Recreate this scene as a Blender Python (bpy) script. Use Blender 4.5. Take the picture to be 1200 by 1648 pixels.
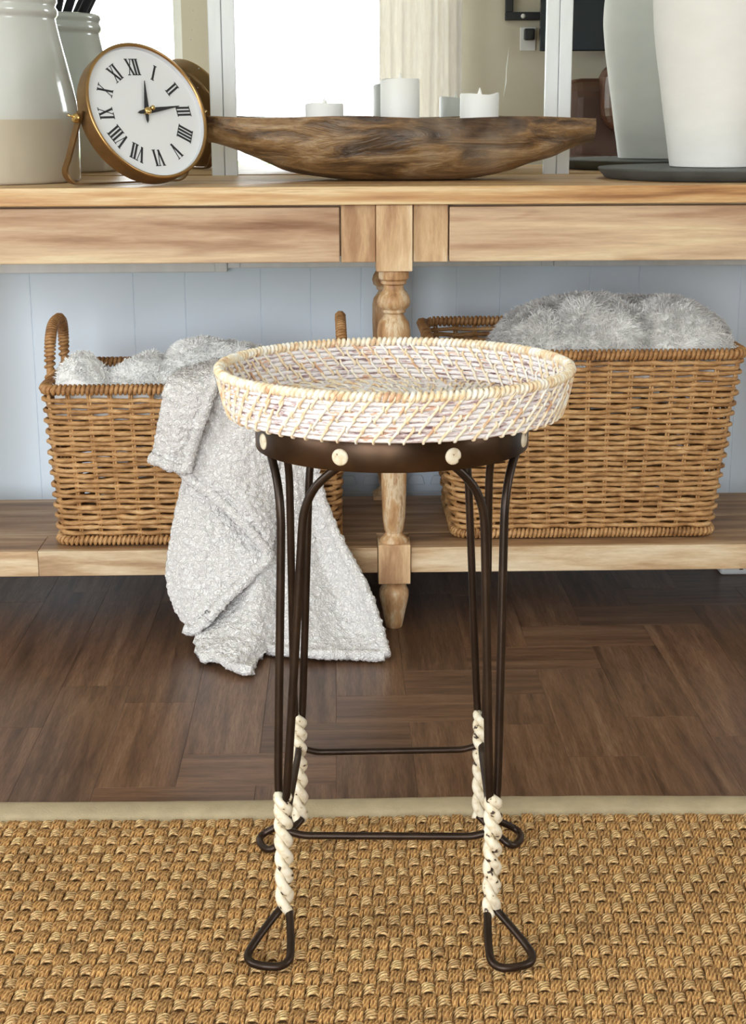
import bpy, math, random
import numpy as np
from mathutils import noise, Vector
R = math.radians
random.seed(7); RNG = np.random.default_rng(7)
sc = bpy.context.scene
for o in list(bpy.data.objects): bpy.data.objects.remove(o)

# ---------------------------------------------------------------- camera, world, light, exposure
cam_d = bpy.data.cameras.new('camera'); cam = bpy.data.objects.new('camera', cam_d)
sc.collection.objects.link(cam); sc.camera = cam
cam_d.sensor_fit = 'HORIZONTAL'; cam_d.sensor_width = 36.0; cam_d.lens = 36.0 * 2500 / 1200
cam_d.clip_start = 0.02; cam_d.clip_end = 200
cam.location = (0, 0, 0.90); cam.rotation_mode = 'ZXY'
from mathutils import Matrix
cam.matrix_world = (Matrix.Translation((0, 0, 0.90)) @ Matrix.Rotation(R(-1.3), 4, 'Z') @ Matrix.Rotation(R(90 - 14.4), 4, 'X') @ Matrix.Rotation(R(-0.24), 4, 'Z'))

world = bpy.data.worlds.new('World'); sc.world = world; world.use_nodes = True
bg = world.node_tree.nodes['Background']
bg.inputs[0].default_value = (0.93, 0.965, 1.0, 1); bg.inputs[1].default_value = 8.0

vs = sc.view_settings
vs.view_transform = 'Standard'; vs.look = 'None'; vs.gamma = 1.0; vs.use_curve_mapping = False
vs.exposure = 0.45
sc.cycles.max_bounces = 10; sc.cycles.diffuse_bounces = 5; sc.cycles.glossy_bounces = 5
sc.cycles.transparent_max_bounces = 12; sc.cycles.caustics_reflective = True; sc.cycles.caustics_refractive = False
sc.cycles.sample_clamp_indirect = 6.0; sc.cycles.use_denoising = True

ROOM = dict(x0=-2.7, x1=2.9, y0=-1.9, y1=3.19, h=2.55)
def portal(name, loc, rot, sx, sy):
    d = bpy.data.lights.new(name, 'AREA'); d.shape = 'RECTANGLE'; d.size = sx; d.size_y = sy
    d.cycles.is_portal = True
    o = bpy.data.objects.new(name, d); sc.collection.objects.link(o); o.location = loc; o.rotation_euler = rot
    return o
# openings: (x0, x1, z0, z1) in the wall behind the viewer, (y0, y1, z0, z1) in the left and right walls
WIN_A = (-2.55, -0.77, 0.08, 2.30)
WIN_B = (-0.575, 0.62, 0.06, 2.30)
WIN_L = (-0.2, 1.2, 0.75, 2.1)
WIN_R_ADDED = (0.2, 1.2, 0.9, 2.0)  # right window is unseen, added to let in more daylight
for n, w in (('daylight_opening_1', WIN_A), ('daylight_opening_2', WIN_B)):
    portal(n, ((w[0]+w[1])/2, ROOM['y0']-0.02, (w[2]+w[3])/2), (R(90), 0, 0), w[1]-w[0], w[3]-w[2])
portal('daylight_opening_3', (ROOM['x0']-0.02, (WIN_L[0]+WIN_L[1])/2, (WIN_L[2]+WIN_L[3])/2), (R(90), 0, R(-90)), WIN_L[1]-WIN_L[0], WIN_L[3]-WIN_L[2])
portal('added_opening_4', (ROOM['x1']+0.02, (WIN_R_ADDED[0]+WIN_R_ADDED[1])/2, (WIN_R_ADDED[2]+WIN_R_ADDED[3])/2), (R(90), 0, R(90)), WIN_R_ADDED[1]-WIN_R_ADDED[0], WIN_R_ADDED[3]-WIN_R_ADDED[2])

# ---------------------------------------------------------------- materials
MATS = {}
def new_mat(name):
    m = bpy.data.materials.new(name); m.use_nodes = True; MATS[name] = m
    nt = m.node_tree; b = nt.nodes['Principled BSDF']
    return m, nt, b
def link(nt, a, b): nt.links.new(a, b)
def node(nt, t, **kw):
    n = nt.nodes.new(t)
    for k, v in kw.items():
        if k in n.inputs: n.inputs[k].default_value = v
        else: setattr(n, k, v)
    return n
def coords(nt, scale=(1,1,1), rand=0.0, loc=(0,0,0), rot=(0,0,0)):
    tc = node(nt, 'ShaderNodeTexCoord'); mp = node(nt, 'ShaderNodeMapping')
    mp.inputs['Scale'].default_value = scale; mp.inputs['Rotation'].default_value = rot; mp.inputs['Location'].default_value = loc
    if rand:
        oi = node(nt, 'ShaderNodeObjectInfo'); mu = node(nt, 'ShaderNodeMath', operation='MULTIPLY'); mu.inputs[1].default_value = rand
        ad = node(nt, 'ShaderNodeVectorMath', operation='ADD')
        link(nt, oi.outputs['Random'], mu.inputs[0]); link(nt, tc.outputs['Object'], ad.inputs[0]); link(nt, mu.outputs[0], ad.inputs[1])
        link(nt, ad.outputs[0], mp.inputs['Vector'])
    else:
        link(nt, tc.outputs['Object'], mp.inputs['Vector'])
    return mp.outputs[0]
def ramp(nt, fac, stops):
    r = node(nt, 'ShaderNodeValToRGB'); e = r.color_ramp.elements
    while len(e) < len(stops): e.new(0.5)
    for el, (p, c) in zip(e, stops):
        el.position = p; el.color = (*c, 1)
    link(nt, fac, r.inputs[0]); return r.outputs[0]
def noise_tex(nt, vec, scale, detail=4, rough=0.55, dist=0.0):
    n = node(nt, 'ShaderNodeTexNoise'); n.inputs['Scale'].default_value = scale; n.inputs['Detail'].default_value = detail
    n.inputs['Roughness'].default_value = rough; n.inputs['Distortion'].default_value = dist
    link(nt, vec, n.inputs['Vector']); return n.outputs['Fac']
def bump(nt, b, h, strength=0.3, dist=0.002):
    bp = node(nt, 'ShaderNodeBump'); bp.inputs['Strength'].default_value = strength; bp.inputs['Distance'].default_value = dist
    link(nt, h, bp.inputs['Height']); link(nt, bp.outputs[0], b.inputs['Normal'])
def mix(nt, fac, a, b, mode='MIX'):
    m = node(nt, 'ShaderNodeMix', data_type='RGBA', blend_type=mode)
    if isinstance(fac, (int, float)): m.inputs[0].default_value = fac
    else: link(nt, fac, m.inputs[0])
    for i, v in ((6, a), (7, b)):
        if isinstance(v, tuple): m.inputs[i].default_value = (*v, 1)
        else: link(nt, v, m.inputs[i])
    return m.outputs[2]
def plain(name, col, rough=0.5, metal=0.0, spec=0.5, var=0.0, vscale=8, bmp=0.0, bscale=60, coat=0.0, rand=0.0, stretch=(1,1,1)):
    m, nt, b = new_mat(name)
    b.inputs['Roughness'].default_value = rough; b.inputs['Metallic'].default_value = metal
    b.inputs['Specular IOR Level'].default_value = spec; b.inputs['Coat Weight'].default_value = coat
    b.inputs['Base Color'].default_value = (*col, 1)
    if var or bmp:
        v = coords(nt, stretch, rand)
        if var:
            n = noise_tex(nt, v, vscale)
            c = ramp(nt, n, [(0.3, tuple(x*(1-var) for x in col)), (0.7, tuple(min(1, x*(1+var)) for x in col))])
            link(nt, c, b.inputs['Base Color'])
        if bmp:
            bump(nt, b, noise_tex(nt, v, bscale), bmp)
    return m
def wood(name, stops, stretch, rough=0.55, rand=13.0, scale=3.0, fine=0.25, bmp=0.15, objvar=0.0, spec=0.4, dark=(0.5,0.42,0.35), knots=0.0):
    m, nt, b = new_mat(name)
    v = coords(nt, stretch, rand)
    big = noise_tex(nt, v, scale, 6, 0.62, 0.12)
    col = ramp(nt, big, [(0.5 + (p-0.5)*0.62, c) for p, c in stops])
    fn = noise_tex(nt, v, scale*9, 4, 0.7, 0.1)
    fr = ramp(nt, fn, [(0.35, dark), (0.62, (1,1,1))])
    col = mix(nt, fine, col, fr, 'MULTIPLY')
    if knots:
        vk = coords(nt, tuple((s*0.5 + 0.5) if s > 1 else s*2 for s in stretch), rand)
        kn = noise_tex(nt, vk, 2.6, 2, 0.5, 0.8)
        kr = ramp(nt, kn, [(0.66, (1,1,1)), (0.74, (0.52,0.36,0.25))])
        col = mix(nt, knots, col, kr, 'MULTIPLY')
    if objvar:
        oi = node(nt, 'ShaderNodeObjectInfo')
        rr = ramp(nt, oi.outputs['Random'], [(0, (1-objvar,)*3), (1, (1+objvar,)*3)])
        col = mix(nt, 1.0, col, rr, 'MULTIPLY')
    link(nt, col, b.inputs['Base Color'])
    b.inputs['Roughness'].default_value = rough; b.inputs['Specular IOR Level'].default_value = spec
    bump(nt, b, fn, bmp, 0.001)
    return m

ACACIA = [(0.22, (0.32,0.15,0.06)), (0.38, (0.54,0.29,0.12)), (0.52, (0.64,0.40,0.19)), (0.66, (0.76,0.58,0.34)), (0.8, (0.52,0.29,0.13))]
wood('acacia_long', ACACIA, (0.75, 11, 15), scale=2.6, rough=0.42, knots=0.5)
wood('acacia_front', [(0.2, (0.32,0.17,0.09)), (0.38, (0.51,0.325,0.20)), (0.5, (0.60,0.42,0.275)), (0.64, (0.71,0.53,0.34)), (0.76, (0.79,0.66,0.44)), (0.9, (0.54,0.33,0.19))], (0.62, 10, 9), scale=2.6, rough=0.55, knots=0.6, objvar=0.07)
wood('acacia_upright', [(0.25, (0.40,0.22,0.11)), (0.42, (0.58,0.37,0.20)), (0.56, (0.68,0.47,0.27)), (0.72, (0.78,0.62,0.41)), (0.85, (0.55,0.35,0.19))], (8, 8, 1.3), scale=3.2, rough=0.5, objvar=0.06)
wood('acacia_leg', [(0.22, (0.27,0.13,0.06)), (0.42, (0.48,0.27,0.125)), (0.54, (0.56,0.35,0.18)), (0.66, (0.72,0.58,0.40)), (0.80, (0.40,0.22,0.11))], (9, 9, 2.6), scale=4.2, rough=0.45, objvar=0.04)
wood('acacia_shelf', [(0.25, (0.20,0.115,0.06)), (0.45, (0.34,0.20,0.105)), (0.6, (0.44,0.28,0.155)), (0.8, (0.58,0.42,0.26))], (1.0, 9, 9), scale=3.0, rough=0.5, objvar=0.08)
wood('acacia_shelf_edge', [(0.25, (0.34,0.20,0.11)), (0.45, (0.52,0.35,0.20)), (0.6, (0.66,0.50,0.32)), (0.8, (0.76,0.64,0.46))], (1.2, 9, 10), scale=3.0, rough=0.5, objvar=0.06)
WALNUT = [(0.2, (0.085,0.042,0.023)), (0.45, (0.160,0.085,0.049)), (0.6, (0.205,0.114,0.066)), (0.8, (0.26,0.155,0.093))]
wood('floor_oak_across', WALNUT, (0.8, 13, 10), scale=4.2, rough=0.36, objvar=0.2, fine=0.85, spec=0.5)
wood('floor_oak_along', WALNUT, (13, 0.8, 10), scale=4.2, rough=0.36, objvar=0.2, fine=0.85, spec=0.5)
plain('gap_dark', (0.03,0.018,0.01), 0.9)
plain('wall_blue_cast', (0.76,0.86,0.97), 0.55, var=0.02, vscale=3)  # white wall; the blue cast of its shade is painted into the colour
plain('room_wall', (0.60,0.56,0.46), 0.8, var=0.03, vscale=2)
plain('ceiling_paint', (0.85,0.85,0.83), 0.8)
plain('white_trim', (0.82,0.84,0.85), 0.4, var=0.03, vscale=9, bmp=0.05, bscale=90)
plain('frame_white', (0.86,0.89,0.92), 0.42, var=0.05, vscale=30, bmp=0.08, bscale=120, stretch=(1,1,0.15))
plain('vent_metal', (0.60,0.68,0.78), 0.35)
plain('mirror_silver', (0.90,0.925,0.915), 0.0, metal=1.0)
plain('smudge', (0.72,0.76,0.74), 0.6)
plain('jug_white', (0.66,0.68,0.66), 0.12, spec=0.6, var=0.03, vscale=5, coat=0.4)
plain('jug_cream', (0.56,0.50,0.40), 0.20, spec=0.5, var=0.04, vscale=5)
plain('vase_plaster', (0.80,0.79,0.77), 0.75, var=0.03, vscale=10, bmp=0.35, bscale=22, stretch=(1,1,2.5))
plain('slate', (0.085,0.09,0.085), 0.6, var=0.25, vscale=14, bmp=0.35, bscale=40)
plain('candle_wax', (0.80,0.80,0.79), 0.45, var=0.015)
plain('flame_tip', (0.9,0.89,0.86), 0.4)
plain('brass_aged', (0.22,0.125,0.05), 0.40, metal=0.75, var=0.30, vscale=16, bmp=0.05, bscale=50)
plain('brass_bezel', (0.42,0.25,0.10), 0.28, metal=0.9, var=0.2, vscale=20)
plain('brass_bright', (0.75,0.53,0.22), 0.25, metal=1.0)
plain('dial_white', (0.80,0.82,0.86), 0.6)
plain('dial_rim', (0.60,0.61,0.66), 0.5)
plain('dial_ink', (0.02,0.02,0.025), 0.5)
plain('bronze_iron', (0.032,0.018,0.011), 0.34, metal=0.55, var=0.35, vscale=30, bmp=0.06, bscale=80)
plain('bronze_band', (0.052,0.026,0.012), 0.30, metal=0.7, var=0.55, vscale=14, bmp=0.04, bscale=60)
plain('dark_stem', (0.02,0.016,0.025), 0.7)
plain('leather', (0.075,0.030,0.016), 0.33, var=0.2, vscale=5, bmp=0.15, bscale=120)
plain('tv_black', (0.012,0.014,0.018), 0.15)
plain('metal_black', (0.015,0.016,0.02), 0.4)
plain('plastic_white', (0.80,0.82,0.84), 0.4)
m, nt, b = new_mat('curtain_linen'); v = coords(nt, (40,40,6))
c = ramp(nt, noise_tex(nt, v, 3, 3), [(0.3, (0.78,0.74,0.70)), (0.7, (0.86,0.83,0.80))]); link(nt, c, b.inputs['Base Color']); b.inputs['Roughness'].default_value = 0.9; b.inputs['Specular IOR Level'].default_value = 0.1
tl = node(nt, 'ShaderNodeBsdfTranslucent'); link(nt, c, tl.inputs[0]); mxs = node(nt, 'ShaderNodeMixShader'); mxs.inputs[0].default_value = 0.32
link(nt, b.outputs[0], mxs.inputs[1]); link(nt, tl.outputs[0], mxs.inputs[2]); link(nt, mxs.outputs[0], nt.nodes['Material Output'].inputs[0])
plain('hedge_green', (0.16,0.30,0.07), 0.8, var=0.4, vscale=4)
plain('lawn', (0.26,0.32,0.16), 0.9, var=0.2, vscale=1.5)
plain('shirt_navy', (0.05,0.07,0.13), 0.8)
plain('hair_brown', (0.05,0.035,0.03), 0.6)
# chipped cream paint on the twists and rivets
m, nt, b = new_mat('cream_paint'); v = coords(nt, (1,1,1), 3.0)
c = ramp(nt, noise_tex(nt, v, 120, 2, 0.5), [(0.33, (0.05,0.03,0.02)), (0.36, (0.66,0.55,0.37)), (0.5, (0.78,0.70,0.54)), (0.8, (0.84,0.79,0.67))])
link(nt, c, b.inputs['Base Color']); b.inputs['Roughness'].default_value = 0.45
# bowl timber
m, nt, b = new_mat('dough_bowl_wood'); v = coords(nt, (2.2,5,11)); v2 = coords(nt, (1,1,1))
n1 = noise_tex(nt, v, 3.2, 6, 0.62, 0.8); n2 = noise_tex(nt, v, 34, 3, 0.6); n3 = noise_tex(nt, v2, 9, 3, 0.5)
c = ramp(nt, n1, [(0.36, (0.050,0.028,0.016)), (0.46, (0.13,0.072,0.033)), (0.55, (0.25,0.145,0.060)), (0.68, (0.40,0.28,0.16))])
c = mix(nt, 0.55, c, ramp(nt, n2, [(0.35, (0.5,0.42,0.35)), (0.65, (1.15,1.1,1.0))]), 'MULTIPLY')
c = mix(nt, ramp(nt, n3, [(0.55, (0,0,0)), (0.75, (0.55,0.55,0.55))]), c, (0.34,0.27,0.20))
link(nt, c, b.inputs['Base Color']); b.inputs['Roughness'].default_value = 0.38; bump(nt, b, n1, 0.9, 0.010)
# wicker
def wicker(name, stops, sc_=26):
    m, nt, b = new_mat(name); v = coords(nt, (1,1,2.0), 5.0)
    c = ramp(nt, noise_tex(nt, v, sc_, 3, 0.6, 0.3), stops)
    f = noise_tex(nt, coords(nt, (60,60,420), 5.0), 2.0, 2, 0.5)
    c = mix(nt, 0.45, c, ramp(nt, f, [(0.4, (0.45,0.36,0.28)), (0.6, (1,1,1))]), 'MULTIPLY')
    link(nt, c, b.inputs['Base Color']); b.inputs['Roughness'].default_value = 0.55; bump(nt, b, f, 0.35, 0.0015)
wicker('wicker_gold', [(0.28, (0.24,0.11,0.035)), (0.42, (0.45,0.24,0.09)), (0.56, (0.58,0.335,0.14)), (0.75, (0.70,0.46,0.23))])
wicker('wicker_rim', [(0.28, (0.22,0.10,0.035)), (0.5, (0.46,0.235,0.085)), (0.72, (0.62,0.37,0.165))])
# tray
m, nt, b = new_mat('rattan_whitewash'); v = coords(nt, (46,46,240))
n1 = noise_tex(nt, v, 1.0, 4, 0.65)
c = ramp(nt, n1, [(0.32, (0.22,0.14,0.17)), (0.39, (0.56,0.42,0.42)), (0.45, (0.80,0.76,0.79)), (0.58, (0.88,0.86,0.86)), (0.635, (0.66,0.36,0.24)), (0.70, (0.72,0.52,0.40)), (0.76, (0.84,0.78,0.74))])
link(nt, c, b.inputs['Base Color']); b.inputs['Roughness'].default_value = 0.6; bump(nt, b, n1, 0.4, 0.001)
m, nt, b = new_mat('rattan_binding'); v = coords(nt, (1,1,1), 9.0)
c = ramp(nt, noise_tex(nt, v, 60, 3, 0.6), [(0.32, (0.62,0.36,0.22)), (0.42, (0.82,0.63,0.40)), (0.53, (0.88,0.78,0.60)), (0.62, (0.90,0.87,0.81))])
link(nt, c, b.inputs['Base Color']); b.inputs['Roughness'].default_value = 0.5
# seagrass
def seagrass(name, stripes_rot, light):
    m, nt, b = new_mat(name)
    v = coords(nt, (1,1,1), 2.0, rot=(0,0,stripes_rot))
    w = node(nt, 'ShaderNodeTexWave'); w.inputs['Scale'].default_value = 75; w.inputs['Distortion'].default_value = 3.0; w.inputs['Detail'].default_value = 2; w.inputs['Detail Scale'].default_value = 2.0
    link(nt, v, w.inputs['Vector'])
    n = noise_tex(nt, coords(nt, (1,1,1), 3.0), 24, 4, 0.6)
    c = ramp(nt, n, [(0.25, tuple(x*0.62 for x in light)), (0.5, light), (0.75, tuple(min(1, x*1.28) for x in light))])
    c = mix(nt, 0.8, c, ramp(nt, w.outputs['Fac'], [(0.05, (0.42,0.29,0.17)), (0.42, (1,1,1))]), 'MULTIPLY')  # shade in the twist grooves painted into the colour
    link(nt, c, b.inputs['Base Color']); b.inputs['Roughness'].default_value = 0.6; bump(nt, b, w.outputs['Fac'], 1.0, 0.003)
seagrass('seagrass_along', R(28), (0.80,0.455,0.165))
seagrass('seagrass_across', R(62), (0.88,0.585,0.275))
plain('seagrass_flat', (0.42,0.25,0.10), 0.8, var=0.35, vscale=60, bmp=0.5, bscale=80)
plain('rug_backing', (0.30,0.17,0.07), 0.9)
plain('rug_binding', (0.46,0.37,0.235), 0.85, var=0.10, vscale=30, bmp=0.4, bscale=300)
# textiles
def cloth(name, lo, hi, scale, bs):
    m, nt, b = new_mat(name); v = coords(nt)
    n = noise_tex(nt, v, scale, 3, 0.6)
    link(nt, ramp(nt, n, [(0.3, lo), (0.62, hi)]), b.inputs['Base Color'])
    b.inputs['Roughness'].default_value = 0.95; b.inputs['Specular IOR Level'].default_value = 0.1
    b.inputs['Sheen Weight'].default_value = 0.25
    bump(nt, b, noise_tex(nt, v, scale*2.2, 3, 0.6), bs, 0.003)
m, nt, b = new_mat('sherpa_fleece'); v = coords(nt)
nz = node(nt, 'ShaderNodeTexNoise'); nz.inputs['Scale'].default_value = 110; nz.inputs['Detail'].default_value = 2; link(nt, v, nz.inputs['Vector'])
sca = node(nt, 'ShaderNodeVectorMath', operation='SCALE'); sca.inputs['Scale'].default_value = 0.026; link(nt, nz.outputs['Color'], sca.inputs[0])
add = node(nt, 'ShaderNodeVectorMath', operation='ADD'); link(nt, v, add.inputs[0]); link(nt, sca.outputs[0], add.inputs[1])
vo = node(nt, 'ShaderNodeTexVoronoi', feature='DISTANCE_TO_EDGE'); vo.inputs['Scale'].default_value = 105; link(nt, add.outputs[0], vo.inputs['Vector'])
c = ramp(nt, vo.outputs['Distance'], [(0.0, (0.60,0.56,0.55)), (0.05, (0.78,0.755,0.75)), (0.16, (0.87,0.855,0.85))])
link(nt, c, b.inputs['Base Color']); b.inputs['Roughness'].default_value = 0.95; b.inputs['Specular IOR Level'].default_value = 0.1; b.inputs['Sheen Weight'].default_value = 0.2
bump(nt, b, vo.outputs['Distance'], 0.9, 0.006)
cloth('fur_white', (0.84,0.84,0.84), (0.94,0.94,0.93), 40, 0.3)
cloth('fur_grey', (0.76,0.745,0.73), (0.93,0.92,0.905), 26, 0.3)
# window pane
m = bpy.data.materials.new('pane_glass'); m.use_nodes = True; MATS['pane_glass'] = m; nt = m.node_tree
nt.nodes.remove(nt.nodes['Principled BSDF'])
tr = node(nt, 'ShaderNodeBsdfTransparent'); gl = node(nt, 'ShaderNodeBsdfGlossy'); gl.inputs['Roughness'].default_value = 0.02
mx = node(nt, 'ShaderNodeMixShader'); mx.inputs[0].default_value = 0.06
link(nt, tr.outputs[0], mx.inputs[1]); link(nt, gl.outputs[0], mx.inputs[2]); link(nt, mx.outputs[0], nt.nodes['Material Output'].inputs[0])

# ---------------------------------------------------------------- mesh helpers
W = {}          # world origin of every object
def reg(o, parent, origin):
    sc.collection.objects.link(o); W[o] = Vector(origin)
    if parent is not None:
        o.parent = parent; o.location = Vector(origin) - W[parent]
    else: o.location = origin
    return o
def tag(o, label=None, cat=None, group=None, kind=None):
    if label: o['label'] = label
    if cat: o['category'] = cat
    if group: o['group'] = group
    if kind: o['kind'] = kind
    return o
def empty(name, loc, label, cat, group=None, kind=None):
    o = bpy.data.objects.new(name, None); o.empty_display_size = 0.05
    reg(o, None, loc); return tag(o, label, cat, group, kind)
class MB:
    def __init__(s): s.v = []; s.f = []; s.n = 0
    def add(s, V, F):
        V = np.asarray(V, float).reshape(-1, 3); s.v.append(V)
        s.f += [tuple(i + s.n for i in f) for f in F]; s.n += len(V); return s
    def box(s, x0, x1, y0, y1, z0, z1):
        V = [(x0,y0,z0),(x1,y0,z0),(x1,y1,z0),(x0,y1,z0),(x0,y0,z1),(x1,y0,z1),(x1,y1,z1),(x0,y1,z1)]
        return s.add(V, [(0,3,2,1),(4,5,6,7),(0,1,5,4),(1,2,6,5),(2,3,7,6),(3,0,4,7)])
    def tube(s, path, r, sides=8, closed=False, cap=True, flat=None, up=None):
        P = np.asarray(path, float); n = len(P); r = np.broadcast_to(np.asarray(r, float), (n,))
        if closed: T = np.roll(P, -1, 0) - np.roll(P, 1, 0)
        else: T = np.gradient(P, axis=0)
        T /= np.linalg.norm(T, axis=1)[:, None] + 1e-12
        N = np.zeros_like(P)
        a = np.array(up, float) if up is not None else (np.array([0,0,1.]) if abs(T[0][2]) < 0.9 else np.array([1.,0,0]))
        for i in range(n):
            a = a - T[i] * (a @ T[i]); a /= np.linalg.norm(a) + 1e-12; N[i] = a
            if up is not None: a = np.array(up, float)
        B = np.cross(T, N); A = np.arange(sides) * 2 * np.pi / sides
        fl = flat or 1.0
        V = P[:, None] + r[:, None, None] * (np.cos(A)[None, :, None] * N[:, None] * fl + np.sin(A)[None, :, None] * B[:, None])
        F = []
        for i in range(n if closed else n - 1):
            j = (i + 1) % n
            for k in range(sides):
                l = (k + 1) % sides
                F.append((i*sides+k, i*sides+l, j*sides+l, j*sides+k))
        if not closed and cap:
            F.append(tuple(range(sides))[::-1]); F.append(tuple((n-1)*sides + k for k in range(sides)))
        return s.add(V, F)
    def lathe(s, prof, c, segs=48, cap0=True, cap1=True, axes=None):
        # prof: (radius, height); axes: (u, v, w) frame, default x, y, z
        u, v, w = [np.array(q, float) for q in (axes or ((1,0,0),(0,1,0),(0,0,1)))]
        A = np.arange(segs) * 2 * np.pi / segs; c = np.array(c, float)
        V = []
        for r, h in prof: V.append(c + r*(np.cos(A)[:,None]*u + np.sin(A)[:,None]*v) + h*w)
        F = []
        for i in range(len(prof)-1):
            for k in range(segs):
                l = (k+1) % segs
                F.append((i*segs+k, i*segs+l, (i+1)*segs+l, (i+1)*segs+k))
        if cap0: F.append(tuple(range(segs))[::-1])
        if cap1: F.append(tuple((len(prof)-1)*segs + k for k in range(segs)))
        return s.add(np.concatenate(V), F)
    def prism(s, poly, org, a, b, n, t):
        # polygon in the (a, b) plane, thickness t along n
        org, a, b, n = [np.array(q, float) for q in (org, a, b, n)]
        P = np.array([org + x*a + y*b for x, y in poly]); k = len(P)
        F = [tuple(range(k))[::-1], tuple(range(k, 2*k))] + [(i, (i+1) % k, k + (i+1) % k, k + i) for i in range(k)]
        return s.add(np.concatenate([P, P + n*t]), F)
    def grid(s, G, wrap=False):
        G = np.asarray(G, float); a, b = G.shape[:2]
        F = [(i*b+j, (i+1)*b+j, (i+1)*b+j+1, i*b+j+1) for i in range(a-1) for j in range(b-1)]
        return s.add(G.reshape(-1, 3), F)
    def mesh(s, name, origin=(0,0,0), smooth=True):
        V = np.concatenate(s.v) - np.array(origin, float)
        me = bpy.data.meshes.new(name); me.from_pydata(V.tolist(), [], s.f)
        if smooth: me.polygons.foreach_set('use_smooth', [True]*len(me.polygons))
        me.update(); return me
    def build(s, name, mat, parent=None, origin=None, smooth=True, bevel=0, seg=2, flatcaps=False):
        if origin is None: origin = tuple(W[parent]) if parent is not None else (0,0,0)
        me = s.mesh(name, origin, smooth)
        me.materials.append(MATS[mat] if isinstance(mat, str) else mat)
        o = bpy.data.objects.new(name, me); reg(o, parent, origin)
        if bevel:
            md = o.modifiers.new('bevel', 'BEVEL'); md.width = bevel; md.segments = seg; md.limit_method = 'ANGLE'; md.angle_limit = R(40)
            me.polygons.foreach_set('use_smooth', [False]*len(me.polygons))
        elif smooth and flatcaps:
            me.set_sharp_from_angle(angle=R(40))
        return o
def bx(name, mat, parent, x0, x1, y0, y1, z0, z1, bevel=0.0015, origin=None, seg=2):
    if origin is None and parent is None: origin = ((x0+x1)/2, (y0+y1)/2, z0)
    return MB().box(x0, x1, y0, y1, z0, z1).build(name, mat, parent, origin, smooth=False, bevel=bevel, seg=seg)
def smooth_path(pts, n=8, closed=False):
    P = np.array(pts, float); m = len(P); out = []
    for i in range(m if closed else m-1):
        g = lambda k: P[k % m] if closed else P[min(max(k, 0), m-1)]
        p0, p1, p2, p3 = g(i-1), g(i), g(i+1), g(i+2)
        if not closed and i == 0: p0 = 2*p1 - p2
        if not closed and i == m-2: p3 = 2*p2 - p1
        for t in np.arange(n)/n:
            out.append(0.5*((2*p1) + (-p0+p2)*t + (2*p0-5*p1+4*p2-p3)*t*t + (-p0+3*p1-3*p2+p3)*t**3))
    if not closed: out.append(P[-1])
    return np.array(out)
def resurf(G, nr, ncol):
    G = np.array(G, float)
    A = np.array([smooth_path(G[:, j], nr) for j in range(G.shape[1])]).transpose(1, 0, 2)
    return np.array([smooth_path(row, ncol) for row in A])
def grid_normals(G):
    du = np.gradient(G, axis=0); dv = np.gradient(G, axis=1); n = np.cross(du, dv)
    return n / (np.linalg.norm(n, axis=2)[..., None] + 1e-12)

# ---------------------------------------------------------------- the room
X0, X1, Y0, Y1, HH = ROOM['x0'], ROOM['x1'], ROOM['y0'], ROOM['y1'], ROOM['h']
floor = MB().box(X0, X1, Y0, Y1+0.1, -0.06, -0.010).build('floor', 'gap_dark', None, (0,0,-0.06), smooth=False)
tag(floor, 'dark walnut-brown parquet floor laid in a herringbone step', 'floor', kind='structure')
PW, PX, PY, PSX = 0.1122, -0.2295, 1.990, 0.1112
def plank(x0, x1, y0, y1, across):
    g = 0.00008
    bx('plank', 'floor_oak_across' if across else 'floor_oak_along', floor, x0+g, x1-g, y0+g, y1-g, -0.010, random.uniform(-0.0002, 0.0001), bevel=0.0004, origin=((x0+x1)/2, (y0+y1)/2, 0), seg=1)
YT = Y1 + 0.05
for k in range(-3, 11):
    y = PY + k*PW
    if y < YT: plank(PX+k*PSX, PX+(k+2)*PSX, y, min(y+PW, YT), True)
def column(xa, xb, ya, yb):
    if yb - ya < 0.02: return
    y = ya; L = random.uniform(0.30, 0.62)
    while y < yb - 1e-4:
        e = y + L
        if yb - e < 0.12: e = yb
        plank(xa, xb, y, min(e, yb), False); y = e; L = random.uniform(0.5, 0.7)
YF = 1.62
for j in range(-10, 16):
    xa = PX + j*PSX
    lo = PY + (j+1)*PW if j >= -3 else YF
    if j > 10: lo = 99
    column(xa, xa+PSX, max(lo, YF), YT) if lo < YT else None
    hi = PY + (j-1)*PW
    if j >= -2: column(xa, xa+PSX, YF, min(hi, YT))
xl, xr = PX - 10*PSX, PX + 16*PSX
for a, b_, c_, d_ in ((X0, xl, YF, YT), (xr, X1, YF, YT), (X0, X1, Y0, YF)):
    bx('plank_field', 'floor_oak_along', floor, a, b_, c_, d_, -0.010, 0.0, bevel=0, origin=((a+b_)/2, (c_+d_)/2, 0))

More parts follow.
